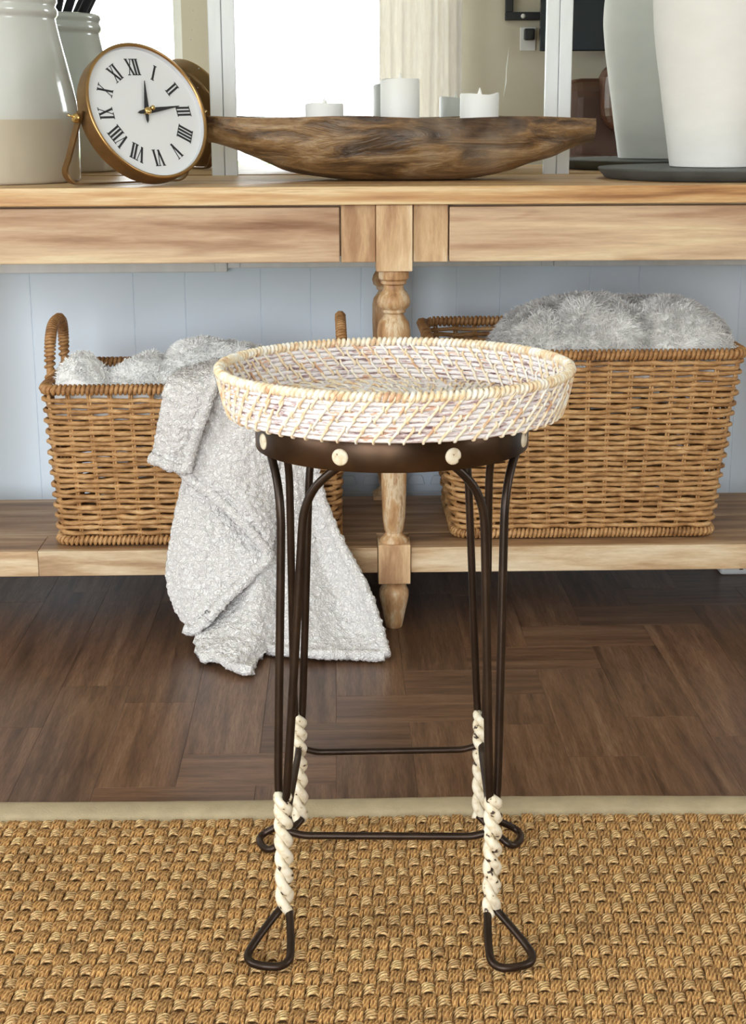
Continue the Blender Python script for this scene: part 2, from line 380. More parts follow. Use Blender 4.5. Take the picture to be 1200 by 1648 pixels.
wall = MB().box(X0, X1, Y1+0.0015, Y1+0.10, 0, HH).build('wall_back', 'wall_blue_cast', None, (0, Y1, 0), smooth=False)
tag(wall, 'white wall of vertical grooved panels behind the console, blue shade cast put in its colour', 'wall', kind='structure')
gro = [-2.7,-2.45,-2.22,-2.05,-1.86,-1.64,-1.48,-1.25,-1.08,-0.94,-0.78,-0.623,-0.414,-0.309,-0.155,-0.053,0.05,0.155,0.246,0.335,0.519,0.620,0.829,0.95,1.12,1.30,1.44,1.66,1.82,2.05,2.2,2.42,2.6,2.9]
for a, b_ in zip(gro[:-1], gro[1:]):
    bx('panel', 'wall_blue_cast', wall, a+0.0001, b_-0.0001, Y1, Y1+0.008, 0, HH, bevel=0.0011, origin=((a+b_)/2, Y1, 0), seg=1)
ceil = MB().box(X0, X1, Y0, Y1+0.1, HH, HH+0.08).build('ceiling', 'ceiling_paint', None, (0,0,HH), smooth=False)
tag(ceil, 'plain white ceiling of the living room', 'ceiling', kind='structure')
def holed_wall(name, axis, pos, t, lo, hi, holes, mat, label):
    # axis 'x': the wall runs along x at y = pos; axis 'y': runs along y at x = pos
    mb = MB(); cuts = sorted(holes); cur = lo
    def put(a, b_, z0, z1):
        if axis == 'x': mb.box(a, b_, min(pos, pos+t), max(pos, pos+t), z0, z1)
        else: mb.box(min(pos, pos+t), max(pos, pos+t), a, b_, z0, z1)
    for a, b_, z0, z1 in cuts:
        put(cur, a, 0, HH); put(a, b_, 0, z0); put(a, b_, z1, HH); cur = b_
    put(cur, hi, 0, HH)
    o = mb.build(name, mat, None, (0, pos, 0) if axis == 'x' else (pos, 0, 0), smooth=False)
    return tag(o, label, 'wall', kind='structure')
holed_wall('wall_front', 'x', Y0, -0.12, X0-0.1, X1+0.1, [WIN_A, WIN_B], 'room_wall', 'beige living room wall with tall windows, seen in the mirrors')
holed_wall('wall_left', 'y', X0, -0.1, Y0, Y1+0.1, [WIN_L], 'room_wall', 'beige side wall left of the console')
holed_wall('wall_right', 'y', X1, 0.1, Y0, Y1+0.1, [WIN_R_ADDED], 'room_wall', 'beige side wall right of the console')
def window(name, w, axis, pos, label, mull=()):
    a, b_, z0, z1 = w
    c = ((a+b_)/2, pos, z0) if axis == 'x' else (pos, (a+b_)/2, z0)
    e = empty(name, c, label, 'window', kind='structure')
    def pc(nm, mat, p, q, s, t, d0, d1, bev=0.002):
        if axis == 'x': return bx(nm, mat, e, p, q, pos+d0, pos+d1, s, t, bev)
        return bx(nm, mat, e, pos+d0, pos+d1, p, q, s, t, bev)
    f = 0.045
    pc('frame_side', 'white_trim', a, a+f, z0, z1, -0.03, 0.03); pc('frame_side', 'white_trim', b_-f, b_, z0, z1, -0.03, 0.03)
    pc('frame_head', 'white_trim', a+f, b_-f, z1-f, z1, -0.03, 0.03); pc('frame_sill', 'white_trim', a+f, b_-f, z0, z0+f, -0.03, 0.03)
    for q in mull: pc('mullion', 'white_trim', q-0.015, q+0.015, z0+f, z1-f, -0.02, 0.02)
    pc('pane', 'pane_glass', a+f, b_-f, z0+f, z1-f, -0.003, 0.003, 0)
    return e
window('window_1', WIN_A, 'x', Y0-0.06, 'wide bright window at left of the mirror reflection')
window('window_2', WIN_B, 'x', Y0-0.06, 'tall bright glass door beside the linen curtain, seen in the middle mirror')
window('window_3', WIN_L, 'y', X0-0.05, 'daylight window in the left side wall')
window('added_window_4', WIN_R_ADDED, 'y', X1+0.05, 'unseen window added in the right side wall for more daylight')
# outside
g = MB().box(-30, 30, -40, Y0-0.15, -0.5, -0.4).build('ground', 'lawn', None, (0,-10,-0.5), smooth=False)
tag(g, 'sunlit lawn outside the windows', 'lawn', kind='structure')
def bush(loc, s, label):
    mb = MB(); V = []; F = []
    for i in range(260):
        d = RNG.normal(size=3); d /= np.linalg.norm(d); p = np.array(loc) + d*np.array([s, s, s*0.8])*RNG.uniform(0.6, 1.0) + np.array([0,0,s*0.8])
        t = RNG.normal(size=3); t /= np.linalg.norm(t); q = np.cross(d, t); k = s*0.16
        V += [p, p+t*k+q*k*0.4, p+t*k*2, p+t*k-q*k*0.4]; n = len(V)-4; F.append((n, n+1, n+2, n+3))
    mb.add(V, F); mb.lathe([(0.03*s+0.02, 0), (0.03*s+0.02, s*0.7)], loc, 8)
    tag(mb.build('shrub', 'hedge_green', None, loc, smooth=False), label, 'shrub', 'shrubs outside the window')
bush((-0.9, -6.5, -0.4), 0.62, 'tallest green shrub outside the glass door, above the bowl end')
bush((-0.3, -7.5, -0.4), 0.5, 'low green shrub outside, left of the short candle')
bush((0.95, -7.2, -0.4), 0.48, 'low green shrub outside, beside the tall candle')
bush((-1.9, -7.0, -0.4), 0.55, 'green shrub outside, behind the clock')

# ---------------------------------------------------------------- console table
TZ = 0.782; LX, LY = 0.0977, 2.672
tab = empty('console_table', (LX, 2.88, 0), 'long weathered acacia console table with turned legs and lower shelf', 'table')
bx('tabletop', 'acacia_long', tab, LX-1.02, LX+1.02, 2.632, 3.14, 0.752, TZ, bevel=0.002)
bx('carcass', 'acacia_front', tab, LX-0.92, LX+0.92, 2.675, 3.06, 0.664, 0.7515, bevel=0)
DF = 2.652
for a, b_ in ((LX-0.86, 0.0060), (0.1910, LX+0.86)):
    bx('drawer', 'acacia_front', tab, a, b_, DF, 2.675, 0.6555, 0.7475, bevel=0.002)
for a, b_ in ((0.0085, LX-0.0315), (LX+0.0322, 0.1885)):
    bx('apron_block', 'acacia_upright', tab, a, b_, DF-0.001, 2.675, 0.6555, 0.7515, bevel=0.0012)
LEGP = [(.0255,.6405),(.0262,.632),(.0255,.626),(.0215,.6225),(.0218,.618),(.017,.615),(.0172,.608),(.0225,.602),(.0265,.596),(.0288,.587),(.0265,.578),(.0205,.5735),(.0205,.569),(.0160,.5655),(.020,.559),(.0262,.551),(.0285,.538),(.0287,.51),(.0260,.40),(.0228,.285),(.0203,.205),(.0170,.181),(.0150,.177),(.0162,.1735),(.0235,.1665),(.0250,.1635),(.0250,.160)]
FOOTP = [(.0155,.088),(.0158,.0845),(.0215,.079),(.0262,.069),(.0268,.060),(.0250,.050),(.0210,.032),(.0172,.012),(.0150,.0015),(.0140,0.0)]
def make_leg(x, y):
    mb = MB()
    h = 0.0307; k = 0.0285
    lg = MB().lathe(LEGP, (x, y, 0), 40).build('leg', 'acacia_leg', tab, (x, y, 0), flatcaps=True)
    mb.box(x-h, x+h, y-h, y+h, 0.6405, 0.7515); mb.build('top_block', 'acacia_upright', lg, (x, y, 0), bevel=0.0015)
    MB().box(x-k, x+k, y-k, y+k, 0.088, 0.160).build('lower_block', 'acacia_upright', lg, (x, y, 0), bevel=0.0015)
    MB().lathe(FOOTP, (x, y, 0), 40).build('turned_foot', 'acacia_leg', lg, (x, y, 0), flatcaps=True)
for x in (LX, LX-0.92, LX+0.92):
    for y in (LY, 3.035): make_leg(x, y)
SZ = 0.152
ys = [2.655, 2.757, 2.86, 2.962, 3.042]
for i in range(4):
    if i == 0:
        for a, b_ in ((LX-0.97, -0.533), (-0.5325, LX-0.0295), (LX+0.0295, LX+0.97)):
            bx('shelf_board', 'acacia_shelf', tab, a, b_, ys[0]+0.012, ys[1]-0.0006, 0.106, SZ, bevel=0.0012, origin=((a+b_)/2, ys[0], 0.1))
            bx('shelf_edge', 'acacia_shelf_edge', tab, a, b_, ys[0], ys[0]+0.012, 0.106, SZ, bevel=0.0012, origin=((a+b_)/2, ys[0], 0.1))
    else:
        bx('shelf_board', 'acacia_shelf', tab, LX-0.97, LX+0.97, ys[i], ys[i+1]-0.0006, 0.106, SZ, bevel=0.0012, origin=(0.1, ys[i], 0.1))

# ---------------------------------------------------------------- mirrors on the wall
def mirror(x0, x1, z0, z1, label):
    y0, y1 = 3.160, 3.188; s = 0.0252
    e = empty('mirror', ((x0+x1)/2, y1, z0), label, 'mirror', 'white framed wall mirrors')
    for a, b_ in ((x0, x0+s), (x1-s, x1)): bx('stile', 'frame_white', e, a, b_, y0, y1, z0, z1, 0.002)
    for a, b_ in ((z0, z0+s), (z1-s, z1)): bx('rail', 'frame_white', e, x0+s, x1-s, y0+0.0005, y1, a, b_, 0.002)
    bx('mirror_glass', 'mirror_silver', e, x0+s-0.003, x1-s+0.003, y0+0.008, y1-0.004, z0+s-0.003, z1-s+0.003, 0)
mirror(-1.16, -0.2197, 0.5905, 1.86, 'white framed wall mirror behind the jug and the clock')
mirror(-0.2187, 0.4395, 0.5985, 1.86, 'middle white framed wall mirror behind the wooden dough bowl')
mirror(0.4405, 1.38, 0.5975, 1.86, 'white framed wall mirror behind the white vase')

MI = [o for o in sc.objects if o.name.startswith('mirror_glass')]
mg = MI[1]
MB().prism([(0,0),(0.0035,0.03),(0.004,0.055),(0.0095,0.095),(0.0050,0.050),(0.0052,0.028)], (0.333, 3.1677, 0.930), (1,0,0), (0,0,1), (0,-1,0), 0.0002).build('streak', 'smudge', mg, tuple(W[mg]), smooth=False)
mg = MI[0]
for k in range(9):
    MB().lathe([(random.uniform(0.0006, 0.0014), 0), (0.0004, 0.0003)], (-0.285 + random.uniform(0, 0.030), 3.1679, 0.95 + 0.018*k), 8, axes=((1,0,0),(0,0,1),(0,-1,0))).build('speck', 'smudge', mg, tuple(W[mg]))

# wall vent low on the wall
vent = empty('wall_vent', (0.11, Y1, 0.04), 'pale blue-grey metal vent cover low on wall between the baskets', 'vent')
bx('cover', 'vent_metal', vent, -0.06, 0.29, Y1-0.012, Y1, 0.04, 0.215, 0.003)
for k in range(7):
    x = -0.045 + k*0.0475
    mb = MB(); mb.prism([(0,0),(0.036,0),(0.032,0.016),(0.028,0.020),(0.008,0.020),(0.004,0.016)], (x, Y1-0.012, 0.144), (1,0,0), (0,0.0,1), (0,-1,0), 0.006)
    mb.build('louver', 'vent_metal', vent, smooth=False, bevel=0.0015)
bx('lower_lip', 'vent_metal', vent, -0.06, 0.29, Y1-0.020, Y1-0.012, 0.118, 0.129, 0.002)
# power strip under the shelf
ps = empty('power_strip', (0.835, 3.0, 0), 'white plastic power strip on the floor under the shelf, far right', 'power strip')
bx('housing', 'plastic_white', ps, 0.762, 0.96, 2.965, 3.03, 0.0, 0.050, 0.008, seg=3)
for x in (0.80, 0.85, 0.90):
    bx('socket_slot', 'metal_black', ps, x, x+0.007, 2.9635, 2.966, 0.012, 0.0145, 0)
    bx('socket_slot', 'metal_black', ps, x, x+0.007, 2.9635, 2.966, 0.026, 0.0285, 0)
# ---------------------------------------------------------------- on the console: jug and stems
JX, JY = -0.635, 2.90
jug = empty('stoneware_jug', (JX, JY, TZ), 'large white glazed stoneware jug with a cream lower band', 'jug')
MB().lathe([(0.155,0.000),(0.168,0.001),(0.1705,0.006),(0.1715,0.06),(0.1720,0.110)], (JX,JY,TZ), 72, cap1=False).build('lower_body', 'jug_cream', jug)
MB().lathe([(0.1720,0.110),(0.1724,0.1115),(0.1705,0.135),(0.163,0.175),(0.154,0.215),(0.146,0.250),(0.1405,0.278),(0.1395,0.283),(0.1425,0.286),(0.1445,0.291),(0.1445,0.297),(0.141,0.302),(0.1415,0.306),(0.144,0.310),(0.1440,0.317),(0.139,0.321),(0.133,0.318),(0.131,0.29),(0.140,0.2),(0.150,0.10),(0.150,0.02)], (JX,JY,TZ), 72, cap0=False).build('upper_body', 'jug_white', jug)
st = empty('dried_stems', (JX, JY, TZ+0.02), 'dark dried stems standing in the stoneware jug', 'stems')
for k in range(13):
    a = k*0.483 + 0.2; tip = np.array([JX+0.24*math.cos(a)+0.04, JY+0.20*math.sin(a), TZ+0.62+0.05*math.sin(k*2.1)])
    base = np.array([JX+0.05*math.cos(a+2.6), JY+0.05*math.sin(a+2.6), TZ+0.03])
    mid = np.array([JX+0.098*math.cos(a), JY+0.098*math.sin(a), TZ+0.30])
    MB().tube(smooth_path([base, mid, tip], 6), np.linspace(0.0105, 0.0085, 13), 7).build('stem', 'dark_stem', st)

# ---------------------------------------------------------------- clock
er = np.array([0.7315,0.6817,0.0196]); er /= np.linalg.norm(er)  # dial axes solved from numeral positions in image pixels, relative to the camera
eu = np.array([-0.2666,0.2592,0.9283]); eu -= er*(eu@er); eu /= np.linalg.norm(eu)
en = np.cross(er, eu)                                    # out of the dial, towards the room
CC = np.array([-0.3205, 2.734, 0.9035])                  # centre of the dial
clk = empty('table_clock', (CC[0], CC[1], TZ), 'round aged brass table clock with white Roman numeral dial', 'clock')
AX = (er, eu, en); CR = 0.1190
MB().lathe([(CR-0.012,-0.030),(CR-0.004,-0.029),(CR,-0.025),(CR+0.001,-0.002),(CR,0.004)], CC, 96, axes=AX, cap1=False).build('case', 'brass_aged', clk, flatcaps=True)
MB().lathe([(CR,0.004),(CR+0.0012,0.007),(CR-0.0015,0.0090),(CR-0.0038,0.0080),(CR-0.0050,0.004)], CC, 96, axes=AX, cap0=False, cap1=False).build('bezel', 'brass_bezel', clk)
MB().lathe([(CR-0.0048,0.005),(CR-0.0062,-0.0030)], CC, 96, axes=AX, cap0=False, cap1=False).build('inner_ring', 'dial_rim', clk)
dial = MB().lathe([(CR-0.006,-0.004),(CR-0.006,-0.002)], CC, 96, axes=AX).build('dial', 'dial_white', clk, flatcaps=True)
def glyph(mb, ch, x, W_, H_, org, a, b_):
    t1, t2 = 0.0036, 0.0012; s = 0.0011
    def seg(x0, y0, x1, y1, w): 
        mb.prism([(x0-w/2,y0),(x0+w/2,y0),(x1+w/2,y1),(x1-w/2,y1)], org, a, b_, en, 0.0008)
    def serif(xc, y, w): mb.prism([(xc-w/2,y-s/2),(xc+w/2,y-s/2),(xc+w/2,y+s/2),(xc-w/2,y+s/2)], org, a, b_, en, 0.0008)
    h = H_/2
    if ch == 'I':
        seg(x, -h, x, h, t1); serif(x, -h, W_+0.0005); serif(x, h, W_+0.0005)
    if ch == 'V':
        seg(x-W_/2+0.002, h, x, -h, t1); seg(x+W_/2-0.002, h, x, -h, t2); serif(x-W_/2+0.002, h, 0.006); serif(x+W_/2-0.002, h, 0.005)
    if ch == 'X':
        seg(x-W_/2+0.002, h, x+W_/2-0.002, -h, t1); seg(x+W_/2-0.002, h, x-W_/2+0.002, -h, t2)
        for sx in (-1, 1):
            serif(x+sx*(W_/2-0.002), h, 0.006); serif(x+sx*(W_/2-0.002), -h, 0.006)
WID = {'I': 0.0062, 'V': 0.0135, 'X': 0.0135}
for i, s in enumerate(['XII','I','II','III','IIII','V','VI','VII','VIII','IX','X','XI']):
    th = i*math.pi/6
    rad = math.sin(th)*er + math.cos(th)*eu; tan = math.cos(th)*er - math.sin(th)*eu
    org = CC + rad*0.0805 - en*0.0020
    mb = MB(); tot = sum(WID[c] for c in s); x = -tot/2
    for c in s:
        glyph(mb, c, x + WID[c]/2, WID[c], 0.028, org, tan, rad); x += WID[c]
    mb.build('numeral', 'dial_ink', dial, tuple(W[clk]), smooth=False)
def hand(name, th, L, w, lift):
    rad = math.sin(th)*er + math.cos(th)*eu; tan = math.cos(th)*er - math.sin(th)*eu
    MB().prism([(-w*0.5,-0.016),(0,-0.021),(w*0.5,-0.016),(w*1.0,0.006),(0.0006,L),(-0.0006,L),(-w*1.0,0.006)][::-1], CC + en*lift, tan, rad, en, 0.0009).build(name, 'dial_ink', clk, smooth=False)
hand('hour_hand', R(13.5), 0.056, 0.0046, 0.002); hand('minute_hand', R(84), 0.070, 0.0050, 0.004)
MB().lathe([(0.006,-0.001),(0.0062,0.008),(0.005,0.0095),(0.002,0.0105)], CC, 20, axes=AX).build('hand_hub', 'brass_bright', clk, flatcaps=True)
MB().lathe([(0.004,0.0),(0.0042,0.006),(0.002,0.008)], CC + er*0.010 + eu*0.004 + en*0.004, 16, axes=AX).build('hand_pin', 'brass_bright', clk, flatcaps=True)
piv = CC - en*0.018
ang = {}
hx_ = np.array([er[0], er[1], 0]); hx_ /= np.linalg.norm(hx_)
pl, pr_ = piv - er*(CR+0.006), piv + er*(CR+0.006)
def down(p, dx, z): return np.array([p[0], p[1], 0]) + hx_*dx + np.array([0,0,z])
zb = TZ + 0.003
bo = np.array([-0.030, 0.036, 0.0]); ft_l, ft_r = pl + bo, pr_ + bo
def low(p, dx, z): return np.array([p[0], p[1], 0]) + hx_*dx + np.array([0,0,z])
def arm(p, f, sg):
    k = lambda t: p + (np.array([f[0], f[1], TZ+0.02]) - p)*t
    return [p - (k(1)-p)*0.12, p, k(0.35) - hx_*sg*-0.002, k(0.72) + hx_*sg*0.004, low(f, sg*0.004, TZ+0.026), low(f, -sg*0.002, TZ+0.012), low(f, -sg*0.016, zb+0.001), low(f, -sg*0.04, zb)]
pts = arm(pl, ft_l, -1) + [low((ft_l+ft_r)/2, 0, zb)] + arm(pr_, ft_r, 1)[::-1]
path = smooth_path(pts, 6)
wd = np.cross(hx_, [0,0,1.0])
Tn = np.gradient(path, axis=0); Tn /= np.linalg.norm(Tn, axis=1)[:,None]; Nn = np.cross(Tn, wd); Nn /= np.linalg.norm(Nn, axis=1)[:,None]
Gd = np.stack([path + wd*0.0075 + Nn*0.0016, path - wd*0.0075 + Nn*0.0016, path - wd*0.0075 - Nn*0.0016, path + wd*0.0075 - Nn*0.0016, path + wd*0.0075 + Nn*0.0016], 1)
MB().grid(Gd).build('stand', 'brass_aged', clk, smooth=False)
for sgn, p in ((-1, pl), (1, pr_)):
    ax = er*sgn; u_ = eu; v_ = np.cross(ax, u_)
    kn = MB().lathe([(0.003,-0.008),(0.003,0.0),(0.0075,0.001),(0.008,0.005),(0.0055,0.009),(0.002,0.010)], p + ax*0.002, 18, axes=(u_, v_, ax)).build('pivot_knob', 'brass_bright', clk, flatcaps=True)
    MB().tube([p + ax*0.006, p + ax*0.020 + eu*0.006], 0.0018, 6).build('pivot_pin', 'brass_bright', kn, tuple(W[clk]))

# ---------------------------------------------------------------- dough bowl
def interp(x, xs, vs_): return float(np.interp(x, xs, vs_))
bxs = [-0.229,-0.219,-0.200,-0.155,-0.078,-0.03,0.022,0.12,0.22,0.27,0.33,0.384,0.425,0.450,0.463]
bzb = [0.852,0.851,0.8475,0.825,0.7985,0.7875,0.7835,0.7825,0.7835,0.7885,0.801,0.8195,0.837,0.846,0.848]
bwd = [0.050,0.056,0.066,0.085,0.104,0.112,0.117,0.120,0.117,0.112,0.103,0.090,0.072,0.060,0.052]
bin_ = [0.0,0.001,0.006,0.028,0.060,0.072,0.078,0.081,0.078,0.072,0.056,0.034,0.010,0.001,0.0]
NB = 90; stations = np.linspace(-0.229, 0.463, NB); na = 28
BYC = 2.885; rows = []
bz = np.convolve(np.pad(np.interp(stations, bxs, bzb), 3, mode='edge'), np.ones(7)/7, 'valid')
for i, x in enumerate(stations):
    zt = 0.8955 - 0.004*(x+0.229)/0.69 + 0.0018*math.sin(x*21+1) 
    zb_, w_, di = bz[i], interp(x, bxs, bwd), interp(x, bxs, bin_)
    h = zt - zb_; ring = []
    for k in range(na+1):
        t = -math.pi/2 + math.pi*k/na; c, s = math.cos(t), math.sin(t)
        ring.append([x, BYC + w_*math.copysign(abs(s)**0.75, s), zt - h*min(1.0, max(0.14*abs(c)/0.35 if abs(c) < 0.35 else 0, (abs(c)**0.72)))])
    wi = w_ - (0.016 if di > 0.003 else 0.010)
    for k in range(na+1):
        t = math.pi/2 - math.pi*k/na; c, s = math.cos(t), math.sin(t)
        ring.append([x, BYC + wi*s, zt - 0.0005 - di*abs(c)**0.7])
    rows.append(ring)
G = np.array(rows); ns = G.shape[1]
for i in range(NB):
    for k in range(na+1):
        p = G[i, k]; q = Vector((p[0]*7, p[1]*14, p[2]*30))
        d = noise.noise(q)*0.0085 + noise.noise(Vector((p[0]*40, p[1]*50, p[2]*60)))*0.0012 + 0.009*(noise.voronoi(Vector((p[0]*13, p[1]*13, p[2]*26)))[0][0]-0.35)
        fade = min(1, max(0.15, (0.893-p[2])/0.02)) * min(1, max(0, (p[2]-0.784)/0.008))
        G[i, k, 1] += d*fade*(-1 if p[1] < BYC else 1); G[i, k, 2] += d*fade*0.5
mb = MB(); F = []
for i in range(NB-1):
    for k in range(ns):
        l = (k+1) % ns; F.append((i*ns+k, i*ns+l, (i+1)*ns+l, (i+1)*ns+k))
F.append(tuple(range(ns))); F.append(tuple((NB-1)*ns + k for k in range(ns))[::-1])
mb.add(G.reshape(-1,3) - np.array([0,0,0.0005]), F)
bowl = mb.build('dough_bowl', 'dough_bowl_wood', None, (0.12, BYC, TZ)); bowl.data.set_sharp_from_angle(angle=R(55))
tag(bowl, 'long hand-carved brown wooden dough bowl on the console', 'bowl')
# candles
def candle(x, y, z0, ztop, r, label, lip):
    e = empty('candle', (x, y, z0), label, 'candle', 'flameless candles in the dough bowl')
    mb = MB(); A = np.linspace(0, 2*np.pi, 40, endpoint=False); rings = []
    top = ztop + lip*(0.6*np.sin(A*2+x*30) + 0.4*np.sin(A*3+1.3))
    for rr, zz in ((r*0.97, np.full(40, z0)), (r, np.full(40, z0+0.002)), (r, top-0.002), (r-0.0015, top), (r-0.004, top-0.001), (r-0.006, np.full(40, ztop-0.006)), (r*0.2, np.full(40, ztop-0.009))):
        rings.append(np.stack([x+rr*np.cos(A), y+rr*np.sin(A), zz], 1))
    F = [(i*40+k, i*40+(k+1)%40, (i+1)*40+(k+1)%40, (i+1)*40+k) for i in range(6) for k in range(40)] + [tuple(range(40))[::-1], tuple(240+k for k in range(40))]
    mb.add(np.concatenate(rings), F).build('wax', 'candle_wax', e, flatcaps=True)
    MB().lathe([(0.0035,0),(0.0048,0.005),(0.0042,0.010),(0.0022,0.016),(0.0003,0.021)], (x, y-0.004, ztop-0.010), 14).build('flame_tip', 'flame_tip', e)
BZ = 0.815
candle(-0.019, 2.885, 0.832, 0.9175, 0.0345, 'shortest white candle at the left in the dough bowl', 0.0012)
candle(0.117, 2.885, 0.818, 0.959, 0.0350, 'tallest white candle in the middle of the dough bowl', 0.002)
candle(0.260, 2.885, 0.832, 0.933, 0.0350, 'medium white candle at the right in the dough bowl', 0.0025)

# ---------------------------------------------------------------- slate and vase
VX, VY = 0.692, 2.90
mb = MB(); mb.lathe([(0.188,0.0),(0.197,0.003),(0.207,0.014),(0.2095,0.0185),(0.2085,0.0205)], (VX,VY,TZ), 96)
sl = mb.build('slate_board', 'slate', None, (VX,VY,TZ), flatcaps=True); tag(sl, 'round dark slate board under the white vase', 'board')
vp = [(0.070,0.0),(0.0785,0.001),(0.080,0.006),(0.0835,0.03),(0.089,0.06),(0.0985,0.12),(0.111,0.20),(0.1185,0.26),(0.120,0.295),(0.117,0.33),(0.108,0.36),(0.088,0.39),(0.062,0.405),(0.052,0.42),(0.050,0.45),(0.058,0.475),(0.060,0.48),(0.054,0.478),(0.045,0.44),(0.045,0.41)]
VZ0 = TZ+0.0206
P = smooth_path([(a, b_, 0) for a, b_ in vp], 4)
mb = MB().lathe([(p[0], p[1]) for p in P], (VX,VY,VZ0), 80)
for i, v_ in enumerate(mb.v[0]):
    dd = np.array([v_[0]-VX, v_[1]-VY, 0]); k = noise.noise(Vector((v_[0]*18, v_[1]*18, v_[2]*26)))*0.0011
    mb.v[0][i] += dd/(np.linalg.norm(dd)+1e-9)*k
vase = mb.build('vase', 'vase_plaster', None, (VX,VY,VZ0)); tag(vase, 'tall matte white plaster vase standing on the slate board', 'vase')

# ---------------------------------------------------------------- wicker baskets
def rrect(s, hx, hy, rc):
    # point and outward normal on a rounded rectangle, s in [0,1), start mid-front going right
    a, b_ = hx-rc, hy-rc; q = math.pi*rc/2
    L = [a, q, 2*b_, q, 2*a, q, 2*b_, q, a]; tot = sum(L); d = (s % 1.0)*tot
    cs = [(a,-b_,-90),(a,b_,0),(-a,b_,90),(-a,-b_,180)]
    i = 0
    while d > L[i] and i < 8: d -= L[i]; i += 1
    if i == 0: return (d, -hy), (0,-1)
    if i == 8: return (-a+d, -hy), (0,-1)
    if i == 2: return (hx, -b_+d), (1,0)
    if i == 4: return (a-d, hy), (0,1)
    if i == 6: return (-hx, b_-d), (-1,0)
    cx, cy, a0 = cs[(i-1)//2]; th = R(a0 + 90*d/q)
    return (cx+rc*math.cos(th), cy+rc*math.sin(th)), (math.cos(th), math.sin(th))
def basket(name, c, bot, top, z0, z1, nst, label, handles, lift=lambda n: 0.0, seed=1):
    rn = random.Random(seed)
    e = empty(name, (c[0], c[1], z0), label, 'basket', 'wicker baskets on the lower shelf')
    Hh = z1 - z0; pitch = 0.0096; nrow = int((Hh-0.026)/pitch)
    def pt(s, t, off):
        hx = bot[0] + (top[0]-bot[0])*t; hy = bot[1] + (top[1]-bot[1])*t
        (x, y), n = rrect(s, hx, hy, 0.028)
        return np.array([c[0] + (top[2]-0)*t + x + n[0]*off, c[1] + y + n[1]*off, z0 + Hh*t + lift(n)*t])
    ns = nst*6
    for r_ in range(nrow):
        t = (0.013 + (r_+0.5)*pitch)/Hh; ph = r_ % 2; path = []; rad = []
        o1 = rn.random()*10
        for i in range(ns):
            s = i/ns; w = math.sin(math.pi*s*nst + ph*math.pi)
            w = math.copysign(abs(w)**0.7, w)
            nz = noise.noise(Vector((s*38+o1, r_*1.7, seed)))
            path.append(pt(s, t + (0.0026*nz)/Hh, 0.0034*w + 0.001*noise.noise(Vector((s*60, r_*3.1, 4+seed)))))
            rad.append(0.0044*(1 + 0.34*noise.noise(Vector((s*90+o1, r_*2.3, 9)))))
        MB().tube(path, rad, 6, closed=True).build('weaver', 'wicker_gold', e)
    mb0 = None
    for k in range(nst):
        s = (k + 0.0)/nst
        mb = MB()
        for ds in (-0.0021, 0.0021):
            per = 4*(bot[0]+bot[1])
            mb.tube([pt(s + ds/per, 0.004, 0), pt(s + ds/per, 0.5, 0), pt(s + ds/per, 0.985, 0)], 0.0022, 5)
        mb.build('stake', 'wicker_gold', e)
    # wrapped borders
    for nm, t, rc_, rs_, tp in (('rim_border', 0.985, 0.0060, 0.0036, 0.0085), ('base_border', 0.012, 0.0055, 0.0032, 0.0090)):
        n = 260; core = [pt(i/n, t, 0.0) for i in range(n)]
        o = MB().tube(core, rc_, 8, closed=True).build(nm, 'wicker_rim' if t > .5 else 'wicker_gold', e)
        per = 4*(top[0]+top[1]); turns = int(per/tp); m = turns*7; hel = []; rr = []
        for i in range(m):
            s = i/m; a = 2*math.pi*turns*s; p0 = pt(s, t, 0); n0 = pt(s, t, 1.0) - p0
            n0 /= np.linalg.norm(n0)
            q = rc_ + 0.0014 + 0.0008*noise.noise(Vector((s*120, t, seed)))
            hel.append(p0 + n0*math.cos(a)*q + np.array([0,0,1])*math.sin(a)*q); rr.append(rs_*(1+0.2*noise.noise(Vector((s*200, 3, seed)))))
        MB().tube(hel, rr, 5, closed=True).build('wrapping', 'wicker_rim' if t > .5 else 'wicker_gold', o)
    bt = MB(); bt.box(c[0]-bot[0]+0.01, c[0]+bot[0]-0.01, c[1]-bot[1]+0.01, c[1]+bot[1]-0.01, z0+0.002, z0+0.010); bt.build('bottom', 'wicker_rim', e, smooth=False)
    for sx, hh in handles:
        x = c[0] + top[2] + sx*top[0]; ar = []; yh = 0.075
        for i in range(41):
            a = math.pi*i/40
            ar.append([x - sx*0.004*math.sin(a), c[1] - yh*math.copysign(abs(math.cos(a))**0.6, math.cos(a)), z1 - 0.01 + hh*math.sin(a)**0.55])
        ar = np.array(ar); o = MB().tube(ar, 0.0065, 8).build('handle', 'wicker_rim', e)
        L = np.linalg.norm(np.diff(ar, axis=0), axis=1).sum(); turns = int(L/0.008); m = turns*8
        idx = np.linspace(0, 40, m); pp = np.stack([np.interp(idx, np.arange(41), ar[:, k]) for k in range(3)], 1)
        tt = np.gradient(pp, axis=0); tt /= np.linalg.norm(tt, axis=1)[:,None]; uu = np.array([1.,0,0])[None] - tt*tt[:, :1]; uu /= np.linalg.norm(uu, axis=1)[:,None]; vv = np.cross(tt, uu)
        a = np.linspace(0, 2*np.pi*turns, m)[:,None]
        MB().tube(pp + 0.0075*(np.cos(a)*uu + np.sin(a)*vv), 0.0034, 5).build('wrapping', 'wicker_rim', o)
    return e
basket('wicker_basket', (-0.252, 2.842), (0.249, 0.150, 0), (0.262, 0.160, 0), SZ+0.006, 0.4395, 45, 'golden wicker basket at left holding white fur and the sherpa throw', [(-1, 0.108), (1, 0.108)], seed=3)
